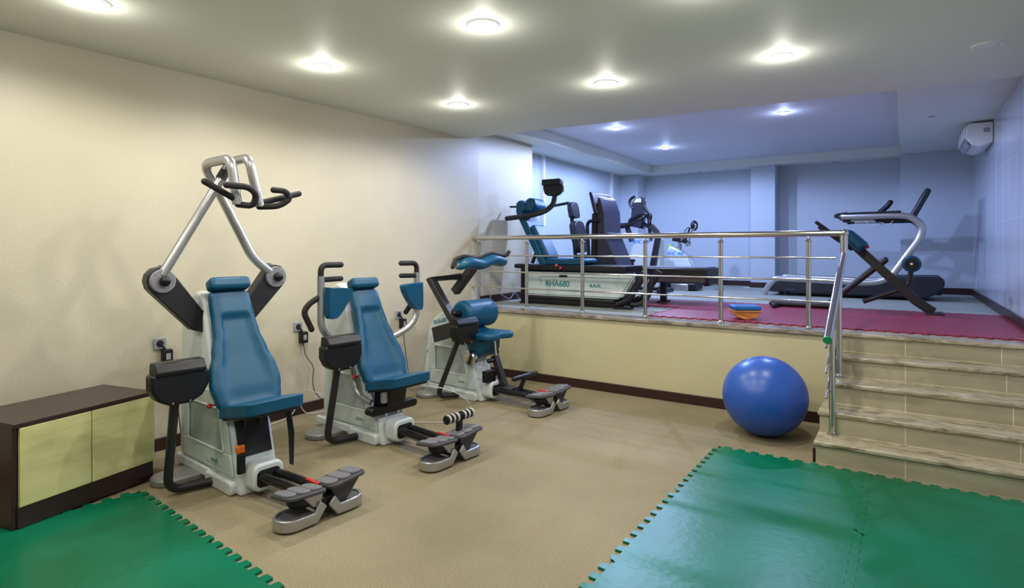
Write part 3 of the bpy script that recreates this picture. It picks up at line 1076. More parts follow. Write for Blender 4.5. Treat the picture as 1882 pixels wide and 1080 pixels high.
MB().tube([(-0.40, -0.145, 0.70), (-0.34, -0.17, 0.50), (-0.26, -0.17, 0.36), (-0.12, -0.15, 0.32)], 0.022, 12, 0.08).build('link_tube', M['silver'], r2)
MB().tube([(-0.26, -0.13, 0.51), (-0.26, -0.20, 0.51)], 0.006, 8).ball((-0.26, -0.205, 0.51), 0.016, 12).build('lock_knob', M['red'], r2)
console(r2, (-0.28, -0.13, 0.035), (-0.34, -0.40, 0.035), (-0.20, -0.40, 0.62), -0.385, 0.735, -0.18)
lettering('4AR', 0.035, M['teal_print'], r2, (-0.28, -0.1472, 0.165), (pi / 2, 0, 0), 'maker_mark', sx=1.5)
for s in (-1, 1):
    a = MB().tube([(-0.46, s * 0.13, 0.70), (-0.36, s * 0.24, 0.75), (-0.31, s * 0.40, 0.83), (-0.30, s * 0.475, 0.92), (-0.30, s * 0.475, 1.30)], 0.027, 14, 0.10).build('press_arm', M['silver'], r2)
    MB().tube([(-0.30, s * 0.475, 1.27), (-0.30, s * 0.475, 1.382), (-0.30, s * 0.30, 1.382)], 0.022, 14, 0.07, round_cap=True).build('grip', M['black_matte'], a)
    MB().tube([(-0.30, s * 0.47, 1.272), (-0.30, s * 0.30, 1.276)], 0.020, 14, round_cap=True).build('grip', M['black_matte'], a)
    pr = smooth_outline([(s * 0.46, 1.20), (s * 0.44, 1.212), (s * 0.29, 1.205), (s * 0.262, 1.18), (s * 0.30, 1.10), (s * 0.375, 1.005), (s * 0.42, 0.985), (s * 0.46, 1.005)], 3)
    MB().prism(pr, 'yz', -0.275, -0.20).build('arm_pad', M['teal'], a, 0.016, 3)
    if s < 0:
        MB().tube([(-0.30, -0.475, 1.15), (-0.32, -0.56, 1.10), (-0.33, -0.60, 1.04), (-0.32, -0.54, 0.91)], 0.022, 12, 0.07, round_cap=True).build('lower_grip', M['black_matte'], a)
    else:
        MB().tube([(-0.33, 0.46, 1.05), (-0.40, 0.44, 0.95)], 0.022, 12, round_cap=True).build('lower_grip', M['black_matte'], a)
rails(r2, 0.57, -0.02)
foot_set(r2, 0.61, -0.03)
th_ = MB().tube([(0.60, 0.055, 0.03), (0.585, 0.09, 0.28)], 0.018, 10, sq=True).build('toe_bar_post', M['black'], r2, 0.003)
b = MB()
b.cyl((0.585, -0.055, 0.29), (0.585, 0.225, 0.29), 0.022)
b.build('toe_bar', M['black'], r2)
for y0 in (-0.05, 0.105):
    for k in range(6):
        b = MB().lathe([(0.02, 0), (0.031, 0.002), (0.033, 0.006), (0.031, 0.0105), (0.02, 0.0125)], (0.585, y0 + k * 0.021, 0.29), (0, 1, 0))
        b.build('grip_ring', M['rubber_ring'] if k % 2 else M['black_matte'], bpy.data.objects['toe_bar'])

# ---- back machine with the roller pad
r3 = thing('back_extension_machine', 'teal roller-pad strength machine with a bent black arm, farthest of the three, below the railing', 'exercise machine', m3, MA)
shell(r3, SHORT)
side_panel(r3, -0.13, -0.74, -0.06, 0.60, -1)
base(r3)
MB().prism([(-0.80, 0.40), (-0.75, 0.45), (-0.70, 0.62), (-0.60, 0.64), (-0.62, 0.615), (-0.70, 0.59), (-0.74, 0.44)], 'xz', -0.145, -0.128).build('side_rib', M['white_shell'], r3, 0.004)
lettering('RHA680', 0.060, M['teal_print'], r3, (-0.575, -0.1312, 0.752), (pi / 2, radians(-14), 0), bold=0.0015, sx=0.95)
lettering('4AR', 0.035, M['teal_print'], r3, (-0.26, -0.1472, 0.165), (pi / 2, 0, 0), 'maker_mark', sx=1.5)
MB().cyl((-0.22, -0.20, 0.845), (-0.22, 0.25, 0.845), 0.142, 0.142, 48).build('roller_pad', M['teal'], r3, 0.045, 5)
MB().cyl((-0.22, -0.27, 0.86), (-0.22, -0.195, 0.86), 0.03).ball((-0.22, -0.28, 0.87), 0.03, 14).build('roller_axle', M['black'], r3)
out = smooth_outline([(-0.17, -0.17), (0.02, -0.21), (0.14, -0.19), (0.19, -0.10), (0.15, 0.0), (0.19, 0.10), (0.14, 0.19), (0.02, 0.21), (-0.17, 0.17)], 5)
MB().prism(out, 'xy', 0.62, 0.68).build('seat', M['teal'], r3, 0.02, 4)
MB().prism([(-0.22, 0.72), (-0.02, 0.66), (0.03, 0.60), (0.02, 0.50), (-0.05, 0.43), (-0.15, 0.40), (-0.26, 0.5)], 'xz', -0.14, 0.14).build('seat_body', M['teal'], r3, 0.03, 4)
MB().lathe([(0.0, -0.02), (0.062, -0.018), (0.076, -0.005), (0.076, 0.035), (0.06, 0.05)], (-0.10, -0.195, 0.43), (0, 1, 0), 32).build('hand_wheel', M['chrome'], r3)
MB().cyl((-0.10, -0.15, 0.43), (-0.10, -0.02, 0.43), 0.02).build('wheel_shaft', M['black'], r3)
MB().tube([(0.045, 0.04, 0.40), (0.015, 0.04, 0.64)], 0.014, 12).build('chrome_post', M['chrome'], r3)
MB().tube([(0.02, 0.09, 0.45), (-0.02, 0.09, 0.64)], 0.018, 10).build('gas_strut', M['black'], r3)
MB().tube([(0.02, 0.045, 0.44), (0.17, 0.045, 0.10)], 0.030, 8, sq=True).build('front_strut', M['black_frame'], r3, 0.004)
MB().box((0.05, -0.075, 0.255), (0.06, 0.14, 0.11)).build('latch_block', M['black'], r3, 0.005)
MB().cyl((0.04, 0.0, 0.40), (0.04, -0.06, 0.40), 0.022).ball((0.04, -0.065, 0.40), 0.024, 12).build('adjust_knob', M['black'], r3)
console(r3, (-0.28, -0.13, 0.035), (-0.36, -0.38, 0.05), (-0.10, -0.36, 0.62), -0.31, 0.72, -0.06)
a = MB().tube([(-0.10, -0.30, 0.66), (-0.53, -0.30, 1.195), (-0.32, -0.07, 1.225)], 0.034, 8, sq=True).build('swing_arm', M['black_frame'], r3, 0.005)
MB().tube([(-0.10, -0.055, 1.40), (-0.43, -0.055, 1.06)], 0.040, 8, sq=True).build('pad_bracket', M['black_frame'], a, 0.005)
MB().prism([(-0.46, 0.565), (-0.10, 0.68), (-0.12, 0.82), (-0.50, 0.71)], 'xz', -0.33, -0.27).build('counterweight', M['black_frame'], a, 0.006)
# wavy chest pad lying across, with a bar over it
rings = []
for i in range(31):
    q = i / 30
    y = -0.38 + 0.72 * q
    zc = 1.345 + 0.015 * sin(q * 4 * pi - 0.9) + 0.045 * q
    k = sqrt(max(0.1, 1 - (2 * q - 1) ** 8))
    rings.append([(-0.09 + 0.085 * cos(a) * k, y, zc + 0.055 * math.copysign(abs(sin(a)) ** 0.7, sin(a)) * k) for a in [2 * pi * j / 20 for j in range(20)]])
MB().rings(rings).build('chest_pad', M['teal'], a, angle=60)
pts = []
for i in range(25):
    q = i / 24
    y = -0.43 + 0.85 * q
    pts.append((-0.10, y, 1.405 + 0.017 * sin(q * 4.2 * pi - 0.9) + 0.05 * q + (0.02 if q > 0.96 else 0) - (0.06 if q < 0.03 else 0)))
MB().tube(pts, 0.021, 12, round_cap=True).build('hand_bar', M['black_matte'], a)
MB().box((-0.10, -0.36, 1.345), (0.06, 0.05, 0.04)).build('pad_end', M['silver'], a, 0.006)
rails(r3, 0.62, 0.02)
MB().box((0.20, 0.03, 0.135), (0.16, 0.15, 0.04)).build('rail_bridge', M['black_frame'], r3, 0.005)
foot_set(r3, 0.70, 0.02)
MB().tube([(0.34, 0.03, 0.12), (0.38, 0.07, 0.265)], 0.016, 8, sq=True).build('toe_bar_post', M['black'], r3, 0.003)
MB().tube([(0.38, -0.10, 0.275), (0.38, 0.25, 0.275)], 0.023, 14, round_cap=True).build('toe_bar', M['black'], r3)

# ------------------------------------------------------------------ platform railing
VP = 5.78
RT_ = PZ + 0.85
rl = thing('platform_railing', 'polished steel railing with posts and three thin bars along the platform edge', 'railing', (0, 0, 0))
for u in (-4.40, -3.69, -2.96, -2.235, -1.475, -0.715):
    p = MB().cyl((u, VP, PZ), (u, VP, RT_ - 0.05), 0.021).build('post', M['chrome'], rl)
    MB().lathe([(0.036, 0), (0.036, 0.008), (0.026, 0.014), (0.022, 0.03)], (u, VP, PZ), (0, 0, 1)).build('base_cap', M['chrome'], p)
    MB().lathe([(0.0215, 0), (0.025, 0.006), (0.025, 0.02), (0.014, 0.03), (0.012, 0.05)], (u, VP, RT_ - 0.075), (0, 0, 1)).build('top_cap', M['chrome'], p)
MB().cyl((wall_u(VP) + 0.002, VP, RT_), (-0.44, VP, RT_), 0.027).build('handrail', M['chrome'], rl)
for z in (0.25, 0.44, 0.635):
    MB().cyl((wall_u(VP) + 0.002, VP - 0.028, PZ + z), (-0.50, VP - 0.028, PZ + z), 0.0085, seg=14).build('bar', M['chrome'], rl)
b = MB().ball((-0.44, VP, RT_), 0.036, 18).cyl((-0.44, VP, RT_ + 0.01), (-0.44, VP, RT_ - 0.17), 0.030)
b.build('corner_fitting', M['chrome'], rl)
sr = thing('stair_railing', 'short sloping steel handrail with green end cap on the stairs', 'railing', (0, 0, 0))
US = -0.44
hi, lo = Vector((US, 5.70, RT_ - 0.19)), Vector((US, 4.50, 0.885))


def slope_z(v):
    return lo.z + (hi.z - lo.z) * (v - lo.y) / (hi.y - lo.y)


h = MB().cyl(hi, lo, 0.028).build('handrail', M['chrome'], sr)
d = (lo - hi).normalized()
MB().cyl(lo + d * 0.0005, lo + d * 0.012, 0.0285).build('end_cap', M['green_cap'], h)
for v, zz in ((4.80, RZ), (5.355, RZ * 3)):
    p = MB().cyl((US, v, zz), (US, v, slope_z(v) - 0.015), 0.021).build('post', M['chrome'], sr)
    MB().lathe([(0.036, 0), (0.036, 0.008), (0.026, 0.014), (0.022, 0.03)], (US, v, zz), (0, 0, 1)).build('base_cap', M['chrome'], p)
for k in (0.16, 0.34, 0.52):
    MB().cyl((US - 0.028, 4.70, slope_z(4.70) - k - 0.02), (US - 0.028, 5.48, slope_z(5.48) - k - 0.02), 0.0085, seg=14).build('bar', M['chrome'], sr)

# ------------------------------------------------------------------ gym ball
gb = thing('exercise_ball', 'large glossy blue exercise ball on the carpet by the platform wall', 'exercise ball', uv(-0.945, 5.055, 0))
MB().ball((0, 0, 0.316), (0.322, 0.322, 0.316), 64).build('ball', M['ball'], gb)
pd = Vector((0.13, -0.12, 0.98)).normalized()
pc = Vector((0, 0, 0.316)) + Vector((pd.x * 0.322, pd.y * 0.322, pd.z * 0.316))
MB().lathe([(0.02, -0.004), (0.018, 0.003), (0.0, 0.003)], pc, pd, 16).build('air_plug', M['ball'], gb)

# ------------------------------------------------------------------ balance board
bb = thing('balance_board', 'small rocker board with blue cushion and curved orange wood base on the red mat', 'balance board', uv(-1.34, 6.17, PZ + 0.016), radians(-6))
arc = [(-0.125, 0.075)] + [(0.125 * cos(a), 0.075 - 0.075 * sin(a)) for a in [pi - pi * k / 14 for k in range(1, 14)]] + [(0.125, 0.075)]
MB().prism(arc, 'xz', -0.10, 0.10).build('rocker', M['wood'], bb, 0.004)
MB().span((-0.13, -0.12, 0.075), (0.13, 0.12, 0.088)).build('board', M['wood'], bb, 0.003)
MB().span((-0.13, -0.12, 0.088), (0.13, 0.12, 0.135)).build('cushion', M['blue_pad'], bb, 0.018, 4)

# ------------------------------------------------------------------ white-panelled machine behind the railing
A = thing('reclining_training_machine', 'teal reclined-seat machine on a long white-panelled black base behind the railing', 'exercise machine', uv(-3.5, 6.75, PZ))
MB().box((0.02, 0, 0.475), (1.46, 0.56, 0.07)).build('bed', M['black'], A, 0.012, 3)
MB().box((-0.66, 0, 0.26), (0.11, 0.60, 0.5)).build('end_column', M['black'], A, 0.012, 3)
MB().tube([(-0.80, -0.27, 0.49), (-0.60, -0.27, 0.49)], 0.03, 14, round_cap=True).build('end_grip', M['black_matte'], A)
pn = MB().prism([(-0.60, 0.115), (0.66, 0.115), (0.735, 0.15), (0.90, 0.42), (-0.60, 0.42), (-0.615, 0.38), (-0.615, 0.155)], 'xz', -0.315, -0.26).build('side_panel', M['panel'], A, 0.008, 3)
b = MB().tube([(-0.40, -0.3165, 0.365), (0.84, -0.3165, 0.365)], 0.004, 8).tube([(0.875, -0.3165, 0.41), (0.70, -0.3165, 0.145), (0.66, -0.3165, 0.135), (-0.59, -0.3165, 0.135)], 0.004, 8)
b.tube([(-0.41, -0.3165, 0.36), (-0.38, -0.3165, 0.26)], 0.003, 8)
b.build('panel_groove', M['panel_line'], pn)
lettering('RHA680', 0.10, M['teal_print'], pn, (-0.15, -0.3158, 0.272), (pi / 2, 0, 0), bold=0.002)
lettering('4AR', 0.06, M['teal_print'], pn, (0.375, -0.3158, 0.262), (pi / 2, 0, 0), 'maker_mark', sx=1.5, bold=0.001)
MB().tube([(0.44, -0.3158, 0.243), (0.58, -0.3158, 0.243)], 0.002, 6).build('caption_line', M['grey_print'], pn)
MB().box((-0.06, -0.325, 0.375), (0.11, 0.02, 0.028)).build('panel_latch', M['black'], pn, 0.005)
MB().span((-0.60, 0.2, 0.1), (0.66, 0.27, 0.42)).build('rear_panel', M['panel'], A, 0.01)
for y in (-0.24, 0.24):
    MB().tube([(-0.70, y, 0.05), (0.66, y, 0.05), (0.78, y, 0.12), (0.98, y, 0.44)], 0.045, 14, 0.12).build('base_tube', M['black_frame'], A)
    MB().box((-0.66, y, 0.012), (0.14, 0.12, 0.024)).build('foot', M['black_matte'], A, 0.006)
    MB().box((0.72, y - 0.03, 0.012), (0.22, 0.12, 0.024)).build('foot', M['black_matte'], A, 0.006)
b = MB().tube([(-0.62, -0.285, 0.10), (0.62, -0.285, 0.085)], 0.028, 12)
b.build('side_tube', M['black_frame'], A)
MB().tube([(1.07, -0.22, 0.40), (1.02, -0.22, 0.16), (0.92, -0.22, 0.06), (0.80, -0.22, 0.055)], 0.03, 12, 0.1).build('front_tube', M['black_frame'], A)
MB().tube([(1.04, -0.26, 0.36), (0.92, -0.26, 0.16)], 0.010, 8).build('trim_rod', M['silver'], A)
# reclined board, pads and seat
p0, p1 = Vector((-0.40, 0, 0.50)), Vector((-0.80, 0, 1.24))
ax = (p1 - p0).normalized()
nr = Vector((ax.z, 0, -ax.x))
RB = Matrix((nr, Vector((0, 1, 0)), ax)).transposed()
MB().box((p0 + p1) / 2 - nr * 0.04, (0.10, 0.34, (p1 - p0).length), RB).build('backrest', M['teal'], A, 0.02, 4)
MB().box(p0 + ax * 0.33 + nr * 0.035, (0.09, 0.29, 0.50), RB).build('back_cushion', M['teal'], A, 0.03, 4)
MB().prism([(-0.42, 0.51), (0.12, 0.51), (0.17, 0.54), (0.17, 0.575), (0.12, 0.60), (-0.15, 0.585), (-0.38, 0.60)], 'xz', -0.19, 0.19).build('seat', M['teal'], A, 0.02, 4)
for c in (Vector((-0.815, 0, 1.26)), Vector((-0.665, 0, 1.285))):
    MB().prism([(c.x - 0.08, c.z - 0.07), (c.x + 0.03, c.z - 0.09), (c.x + 0.09, c.z + 0.0), (c.x + 0.05, c.z + 0.10), (c.x - 0.02, c.z + 0.12), (c.x - 0.08, c.z + 0.08)], 'xz', -0.16, 0.16).build('shoulder_pad', M['teal'], A, 0.035, 4)
MB().tube([(-1.01, -0.1, 1.295), (-0.85, -0.1, 1.29)], 0.014, 10, round_cap=True).build('adjust_pin', M['black'], A)
MB().tube([(-0.78, 0.1, 0.52), (-0.62, 0.1, 0.90)], 0.025, 12).build('back_strut', M['black_frame'], A)
a = MB().tube([(-1.00, -0.20, 1.13), (-0.60, -0.20, 1.16), (-0.42, -0.15, 1.21), (-0.36, -0.05, 1.30), (-0.36, 0.0, 1.45)], 0.034, 14, 0.12, round_cap=True).build('console_arm', M['black_frame'], A)
pr = [(-0.52, 1.64), (-0.525, 1.52), (-0.50, 1.45), (-0.45, 1.42), (-0.31, 1.42), (-0.26, 1.45), (-0.235, 1.52), (-0.25, 1.64)]
c = MB().prism(pr, 'xz', -0.05, 0.02).build('console', M['black'], A, 0.015, 3)
MB().box((-0.385, -0.055, 1.60), (0.28, 0.05, 0.08)).build('ledge', M['black'], c, 0.008)
MB().tube([(-0.235, -0.02, 1.56), (-0.215, -0.02, 1.52), (-0.225, -0.02, 1.46)], 0.010, 8).build('side_handle', M['silver'], c)
b = MB()
for x in (-0.41, -0.35):
    b.ball((x, -0.052, 1.44), 0.007, 10)
b.build('screw', M['chrome'], c)
b = MB().tube([(-0.16, -0.27, 0.50), (-0.16, -0.32, 0.50)], 0.008, 8).ball((-0.16, -0.325, 0.505), 0.02, 12)
b.ball((-0.10, -0.325, 0.475), 0.016, 12)
b.build('lock_knob', M['red'], A)

# ------------------------------------------------------------------ black chair machine behind it
ch = thing('seated_exercise_machine', 'dark padded chair machine with a headrest behind the white-panelled machine', 'exercise machine', uv(-3.45, 8.0, PZ))


def lean(x, z, w, h, t_, ang, nm):
    R = Matrix.Rotation(radians(ang), 3, 'Y')
    out = smooth_outline([(-w * 0.8, -h * 0.95), (w * 0.8, -h * 0.95), (w, -h * 0.4), (w * 0.95, h * 0.5), (w * 0.6, h * 0.98), (-w * 0.6, h * 0.98), (-w * 0.95, h * 0.5), (-w, -h * 0.4)], 4)
    mb = MB().prism(out, 'yz', -t_ / 2, t_ / 2)
    mb.v = [tuple(R @ Vector(p) + Vector((x, 0, z))) for p in mb.v]
    return mb.build(nm, M['deep_navy'], ch, 0.018, 3)


lean(-0.80, 1.31, 0.12, 0.125, 0.09, -10, 'headrest')
lean(-0.70, 0.90, 0.17, 0.24, 0.12, -14, 'backrest')
MB().tube([(-0.86, 0, 1.38), (-0.82, 0, 1.12), (-0.76, 0, 0.55), (-0.70, 0, 0.2)], 0.03, 10, 0.1).build('spine', M['black'], ch)
MB().prism(rrect(-0.72, -0.2, -0.28, 0.2, 0.06), 'xy', 0.56, 0.63).build('seat', M['deep_navy'], ch, 0.02, 3)
MB().box((-0.5, 0, 0.29), (0.30, 0.22, 0.54)).build('pedestal', M['black'], ch, 0.02)
MB().box((-0.5, 0, 0.02), (0.70, 0.5, 0.04)).build('base_plate', M['black_matte'], ch, 0.01)
MB().tube([(-1.22, -0.05, 1.38), (-0.86, -0.05, 1.425)], 0.022, 10, round_cap=True).build('top_bar', M['black'], ch)

# ------------------------------------------------------------------ dark upright machine with the flat deck
D = thing('deck_training_machine', 'tall dark machine with slanted upright column and long flat black deck', 'exercise machine', uv(-3.0, 7.6, PZ))
MB().span((-0.55, -0.34, 0.36), (0.98, 0.34, 0.47)).build('deck', M['black'], D, 0.015, 3)
MB().span((-0.20, -0.27, 0.4705), (0.93, 0.27, 0.480)).build('deck_belt', M['belt'], D, 0.002)
MB().span((-0.50, -0.30, 0.28), (0.95, 0.30, 0.37)).build('deck_beam', M['dark_grey'], D, 0.02)
MB().span((0.90, -0.24, 0.25), (0.975, 0.24, 0.36)).build('end_roller_cover', M['black'], D, 0.02)
pr = [(-0.54, 0.46), (-0.21, 0.46), (-0.41, 0.93), (-0.42, 1.22), (-0.485, 1.42), (-0.52, 1.425), (-0.55, 1.20), (-0.55, 1.0)]
MB().prism(pr, 'xz', -0.27, 0.27).build('column', M['navy'], D, 0.012, 3)
pr = [(-0.61, 0.47), (-0.53, 0.47), (-0.53, 1.20), (-0.55, 1.22), (-0.59, 1.20)]
MB().prism(pr, 'xz', -0.31, 0.31).build('column_back', M['black'], D, 0.01)
pr = [(-0.57, 1.22), (-0.50, 1.20), (-0.595, 1.505), (-0.63, 1.51), (-0.635, 1.48)]
MB().prism(pr, 'xz', -0.31, 0.31).build('top_panel', M['navy'], D, 0.012, 3)
MB().prism([(-0.525, 1.424), (-0.485, 1.42), (-0.482, 1.426), (-0.525, 1.445)], 'xz', -0.25, 0.25).build('display', M['white'], D)
MB().span((-0.48, -0.285, 0.90), (-0.36, 0.285, 0.94)).build('tray', M['black'], D, 0.008)
b = MB().cyl((0.005, -0.30, 0.47), (0.005, -0.30, 0.55), 0.016).cyl((0.005, -0.30, 0.545), (0.005, -0.30, 0.58), 0.032)
b.build('deck_knob', M['black_matte'], D)
MB().tube([(-0.62, -0.34, 0.62), (-0.645, -0.34, 1.05), (-0.61, -0.34, 1.10), (-0.50, -0.32, 1.10)], 0.024, 12, 0.05).build('side_handle', M['black'], D)
for x in (-0.40, 0.34):
    for y in (-0.06,):
        MB().span((x - 0.04, y - 0.03, 0.0), (x + 0.04, y + 0.03, 0.30)).build('leg', M['black_frame'], D, 0.006)
    MB().prism(stadium(-0.06, x, 0.12, 0.05, 6), 'xy', 0, 0.03).build('foot', M['black_matte'], D, 0.006)
for o in D.children:
    if o.name.startswith('foot'):
        me = o.data
        for v in me.vertices:
            v.co = (v.co.y, v.co.x, v.co.z)
        me.flip_normals()

# ------------------------------------------------------------------ elliptical trainer
E_ = thing('cross_trainer', 'white and black cross trainer lettered RHC 100 near the back corner', 'exercise machine', uv(-3.62, 9.35, PZ))
MB().prism([(-0.28, 0.08), (0.28, 0.08), (0.30, 0.5), (0.29, 0.90), (0.16, 0.94), (-0.12, 0.90), (-0.20, 0.7), (-0.28, 0.4)], 'xz', -0.13, 0.13).build('housing', M['white_shell'], E_, 0.03, 4)
lettering('RHC 100', 0.088, M['blue_print'], E_, (-0.02, -0.1315, 0.835), (pi / 2, 0, 0), shear=0.3, bold=0.0025, sx=0.85)
b = MB().tube([(-0.15, -0.1315, 0.895), (0.09, -0.1315, 0.895)], 0.0025, 6)
b.build('caption_line', M['blue_print'], E_)
MB().tube([(0.17, -0.17, 0.28), (0.30, -0.17, 0.95), (0.16, -0.14, 1.10)], 0.042, 10, 0.08, sq=True).build('drive_post', M['black_frame'], E_, 0.006)
MB().tube([(-0.19, -0.1, 0.84), (-0.27, -0.12, 1.1)], 0.045, 12).build('left_strut', M['navy'], E_)
MB().prism([(-0.25, 1.10), (-0.02, 1.05), (0.0, 1.50), (-0.06, 1.575), (-0.16, 1.575), (-0.22, 1.50)], 'xz', -0.03, 0.06).build('console', M['navy'], E_, 0.012, 3)
MB().prism([(-0.19, 1.50), (-0.02, 1.50), (-0.07, 1.565), (-0.14, 1.565)], 'xz', -0.036, -0.028).build('display', M['white'], E_)
MB().tube([(-0.22, -0.12, 1.13), (-0.41, -0.16, 1.12), (-0.36, -0.22, 1.08), (-0.14, -0.24, 1.12), (0.02, -0.20, 1.22), (0.06, -0.12, 1.26), (-0.05, -0.1, 1.28), (-0.22, -0.12, 1.20)], 0.030, 12, 0.06, closed=True).build('hand_loop', M['black'], E_)
MB().tube([(0.0, -0.10, 1.15), (0.12, -0.16, 1.08), (0.15, -0.16, 1.16), (0.08, -0.10, 1.28)], 0.030, 12, 0.05).build('hand_loop', M['black'], E_)
MB().tube([(-0.20, -0.02, 1.40), (-0.27, -0.02, 1.48), (-0.255, -0.02, 1.56), (-0.18, -0.02, 1.60)], 0.022, 10, 0.05, round_cap=True).build('moving_handle', M['black'], E_)
MB().tube([(0.0, -0.1, 1.56), (0.01, -0.1, 1.44), (0.10, -0.12, 1.32), (0.16, -0.14, 1.26), (0.12, -0.14, 1.14), (0.16, -0.16, 0.90)], 0.028, 12, 0.05, round_cap=True).build('moving_handle', M['black'], E_)
MB().span((-0.35, -0.28, 0.0), (-0.25, 0.28, 0.07)).span((0.30, -0.28, 0), (0.40, 0.28, 0.07)).span((-0.30, -0.05, 0.03), (0.35, 0.05, 0.09)).build('base_frame', M['black_frame'], E_, 0.01)

# ------------------------------------------------------------------ exercise bike
B_ = thing('exercise_bike', 'white exercise bike lettered RHC 400 with chrome handlebar in front of the left bay', 'exercise bike', uv(-3.24, 10.12, PZ))
MB().prism([(-0.43, 0.16), (0.29, 0.16), (0.26, 0.30), (0.17, 0.52), (0.03, 0.67), (-0.19, 0.78), (-0.215, 0.70), (-0.24, 0.55), (-0.42, 0.38)], 'xz', -0.14, 0.14).build('housing', M['white_shell'], B_, 0.03, 4)
lettering('RHC 400', 0.088, M['blue_print'], B_, (-0.075, -0.1415, 0.635), (pi / 2, 0, 0), shear=0.3, bold=0.0025, sx=0.85)
MB().tube([(-0.18, -0.1415, 0.70), (0.03, -0.1415, 0.69)], 0.0025, 6).build('caption_line', M['blue_print'], B_)
MB().box((-0.20, 0, 0.775), (0.05, 0.16, 0.035)).build('corner_mark', M['lime'], B_, 0.006)
MB().span((-0.46, -0.22, 0.02), (0.30, 0.22, 0.13)).build('base', M['black'], B_, 0.02, 3)
MB().span((-0.12, -0.245, 0.0), (0.18, -0.20, 0.12)).build('base_cover', M['silver'], B_, 0.015)
MB().tube([(-0.05, 0, 0.70), (-0.02, 0, 0.88)], 0.035, 12).build('post', M['grey_plate'], B_)
MB().prism([(-0.16, 0.86), (0.12, 0.80), (0.14, 0.84), (0.0, 0.92), (-0.15, 0.91)], 'xz', -0.08, 0.08).build('control_box', M['black'], B_, 0.015)
MB().tube([(0.06, 0, 0.86), (0.14, 0, 1.09)], 0.016, 8).build('display_stem', M['black'], B_)
MB().ball((0.215, 0, 1.12), (0.06, 0.10, 0.09), 20).build('display', M['black'], B_)
b = MB().tube([(0.02, -0.10, 0.86), (0.10, -0.12, 1.05), (0.16, -0.12, 1.09)], 0.012, 10, 0.05)
b.tube([(0.12, -0.2, 0.78), (0.2, -0.22, 0.84), (0.20, -0.22, 0.97), (0.31, -0.22, 1.10), (0.29, -0.2, 1.14), (0.22, -0.05, 1.13)], 0.014, 10, 0.05)
b.tube([(0.02, -0.1, 0.82), (0.16, -0.2, 0.77), (0.22, -0.2, 0.79)], 0.014, 10, 0.04)
b.build('handlebar', M['chrome'], B_)

# ------------------------------------------------------------------ treadmill
T_ = thing('treadmill', 'large silver and dark treadmill facing the tiled right wall', 'treadmill', uv(-0.8, 10.15, PZ))
pr = [(-0.97, 0.06), (1.02, 0.04), (1.16, 0.10), (1.24, 0.22), (1.24, 0.29), (1.20, 0.335), (0.68, 0.33), (0.55, 0.245), (0.35, 0.20), (-0.80, 0.235), (-0.92, 0.20), (-1.0, 0.10)]
for s in (-1, 1):
    MB().prism(pr, 'xz', s * 0.40, s * 0.30).build('side_cover', M['deep_navy'], T_, 0.02, 3)
MB().span((0.62, -0.30, 0.08), (1.22, 0.30, 0.325)).build('motor_hood', M['deep_navy'], T_, 0.03, 3)
MB().span((-0.98, -0.30, 0.09), (0.70, 0.30, 0.20)).build('belt', M['belt'], T_, 0.02)
for s in (-1, 1):
    y = s * 0.40
    path = [(-1.03, y, 0.02), (-0.95, y, 0.17), (-0.86, y, 0.265), (0.30, y, 0.225), (0.50, y, 0.245), (0.64, y, 0.33), (0.98, y, 0.88), (1.0, y, 1.04), (0.86, y, 1.165), (0.70, y, 1.185), (0.02, y, 1.185)]
    fr = MB().tube(path, 0.030, 14, 0.10, rz=0.045).build('side_frame', M['silver'], T_)
    MB().tube([(0.10, y, 1.235), (-0.04, y, 1.215), (-0.06, y, 1.19), (0.0, y, 1.175)], 0.02, 10, 0.03).build('handrail_tip', M['black_matte'], fr)
    MB().tube([(0.06, y + 0.02 * s, 1.228), (0.75, y + 0.02 * s, 1.236)], 0.014, 10).build('handrail_top', M['black_matte'], fr)
    lb = MB().tube([(0.12, y * 0.9, 1.13), (0.46, y * 0.9, 1.13)], 0.022, 12).build('lower_bar', M['silver'], fr)
    MB().tube([(0.06, y * 0.9, 1.125), (0.13, y * 0.9, 1.13)], 0.025, 12, round_cap=True).build('lower_bar_tip', M['black_matte'], lb)
    MB().tube([(0.44, y * 0.9, 1.13), (0.92, y * 0.9, 1.13)], 0.027, 12).build('lower_bar_sleeve', M['black'], lb)
    MB().tube([(0.33, y, 1.12), (0.36, y, 1.06), (0.45, y, 1.05), (0.50, y, 1.10), (0.60, y, 1.05), (0.66, y, 1.11)], 0.004, 6, 0.04).build('safety_cord', M['cable_white'], fr)
MB().box((0.84, 0, 1.15), (0.10, 0.80, 0.05)).build('cross_beam', M['black'], T_, 0.01)
RC = Matrix.Rotation(radians(26), 3, 'Y')
MB().box((0.97, 0, 1.34), (0.075, 0.80, 0.44), RC).build('console', M['deep_navy'], T_, 0.025, 3)
MB().box((0.935, 0, 1.355), (0.01, 0.60, 0.32), RC).build('screen', M['screen'], T_)
MB().tube([(0.47, -0.1, 1.21), (0.49, -0.1, 1.25), (0.58, -0.1, 1.33), (0.62, -0.1, 1.39)], 0.035, 12, round_cap=True).build('reading_rest', M['black'], T_)
MB().tube([(0.47, -0.1, 1.20), (0.88, -0.1, 1.14)], 0.02, 10).build('rest_arm', M['black'], T_)
for x in (-0.8, 0.95):
    for y in (-0.3, 0.3):
        MB().cyl((x, y, 0.0), (x, y, 0.07), 0.035).build('foot', M['black_matte'], T_)
MB().box((-0.65, -0.4015, 0.10), (0.10, 0.002, 0.004)).build('caption_line', M['grey_print'], T_)

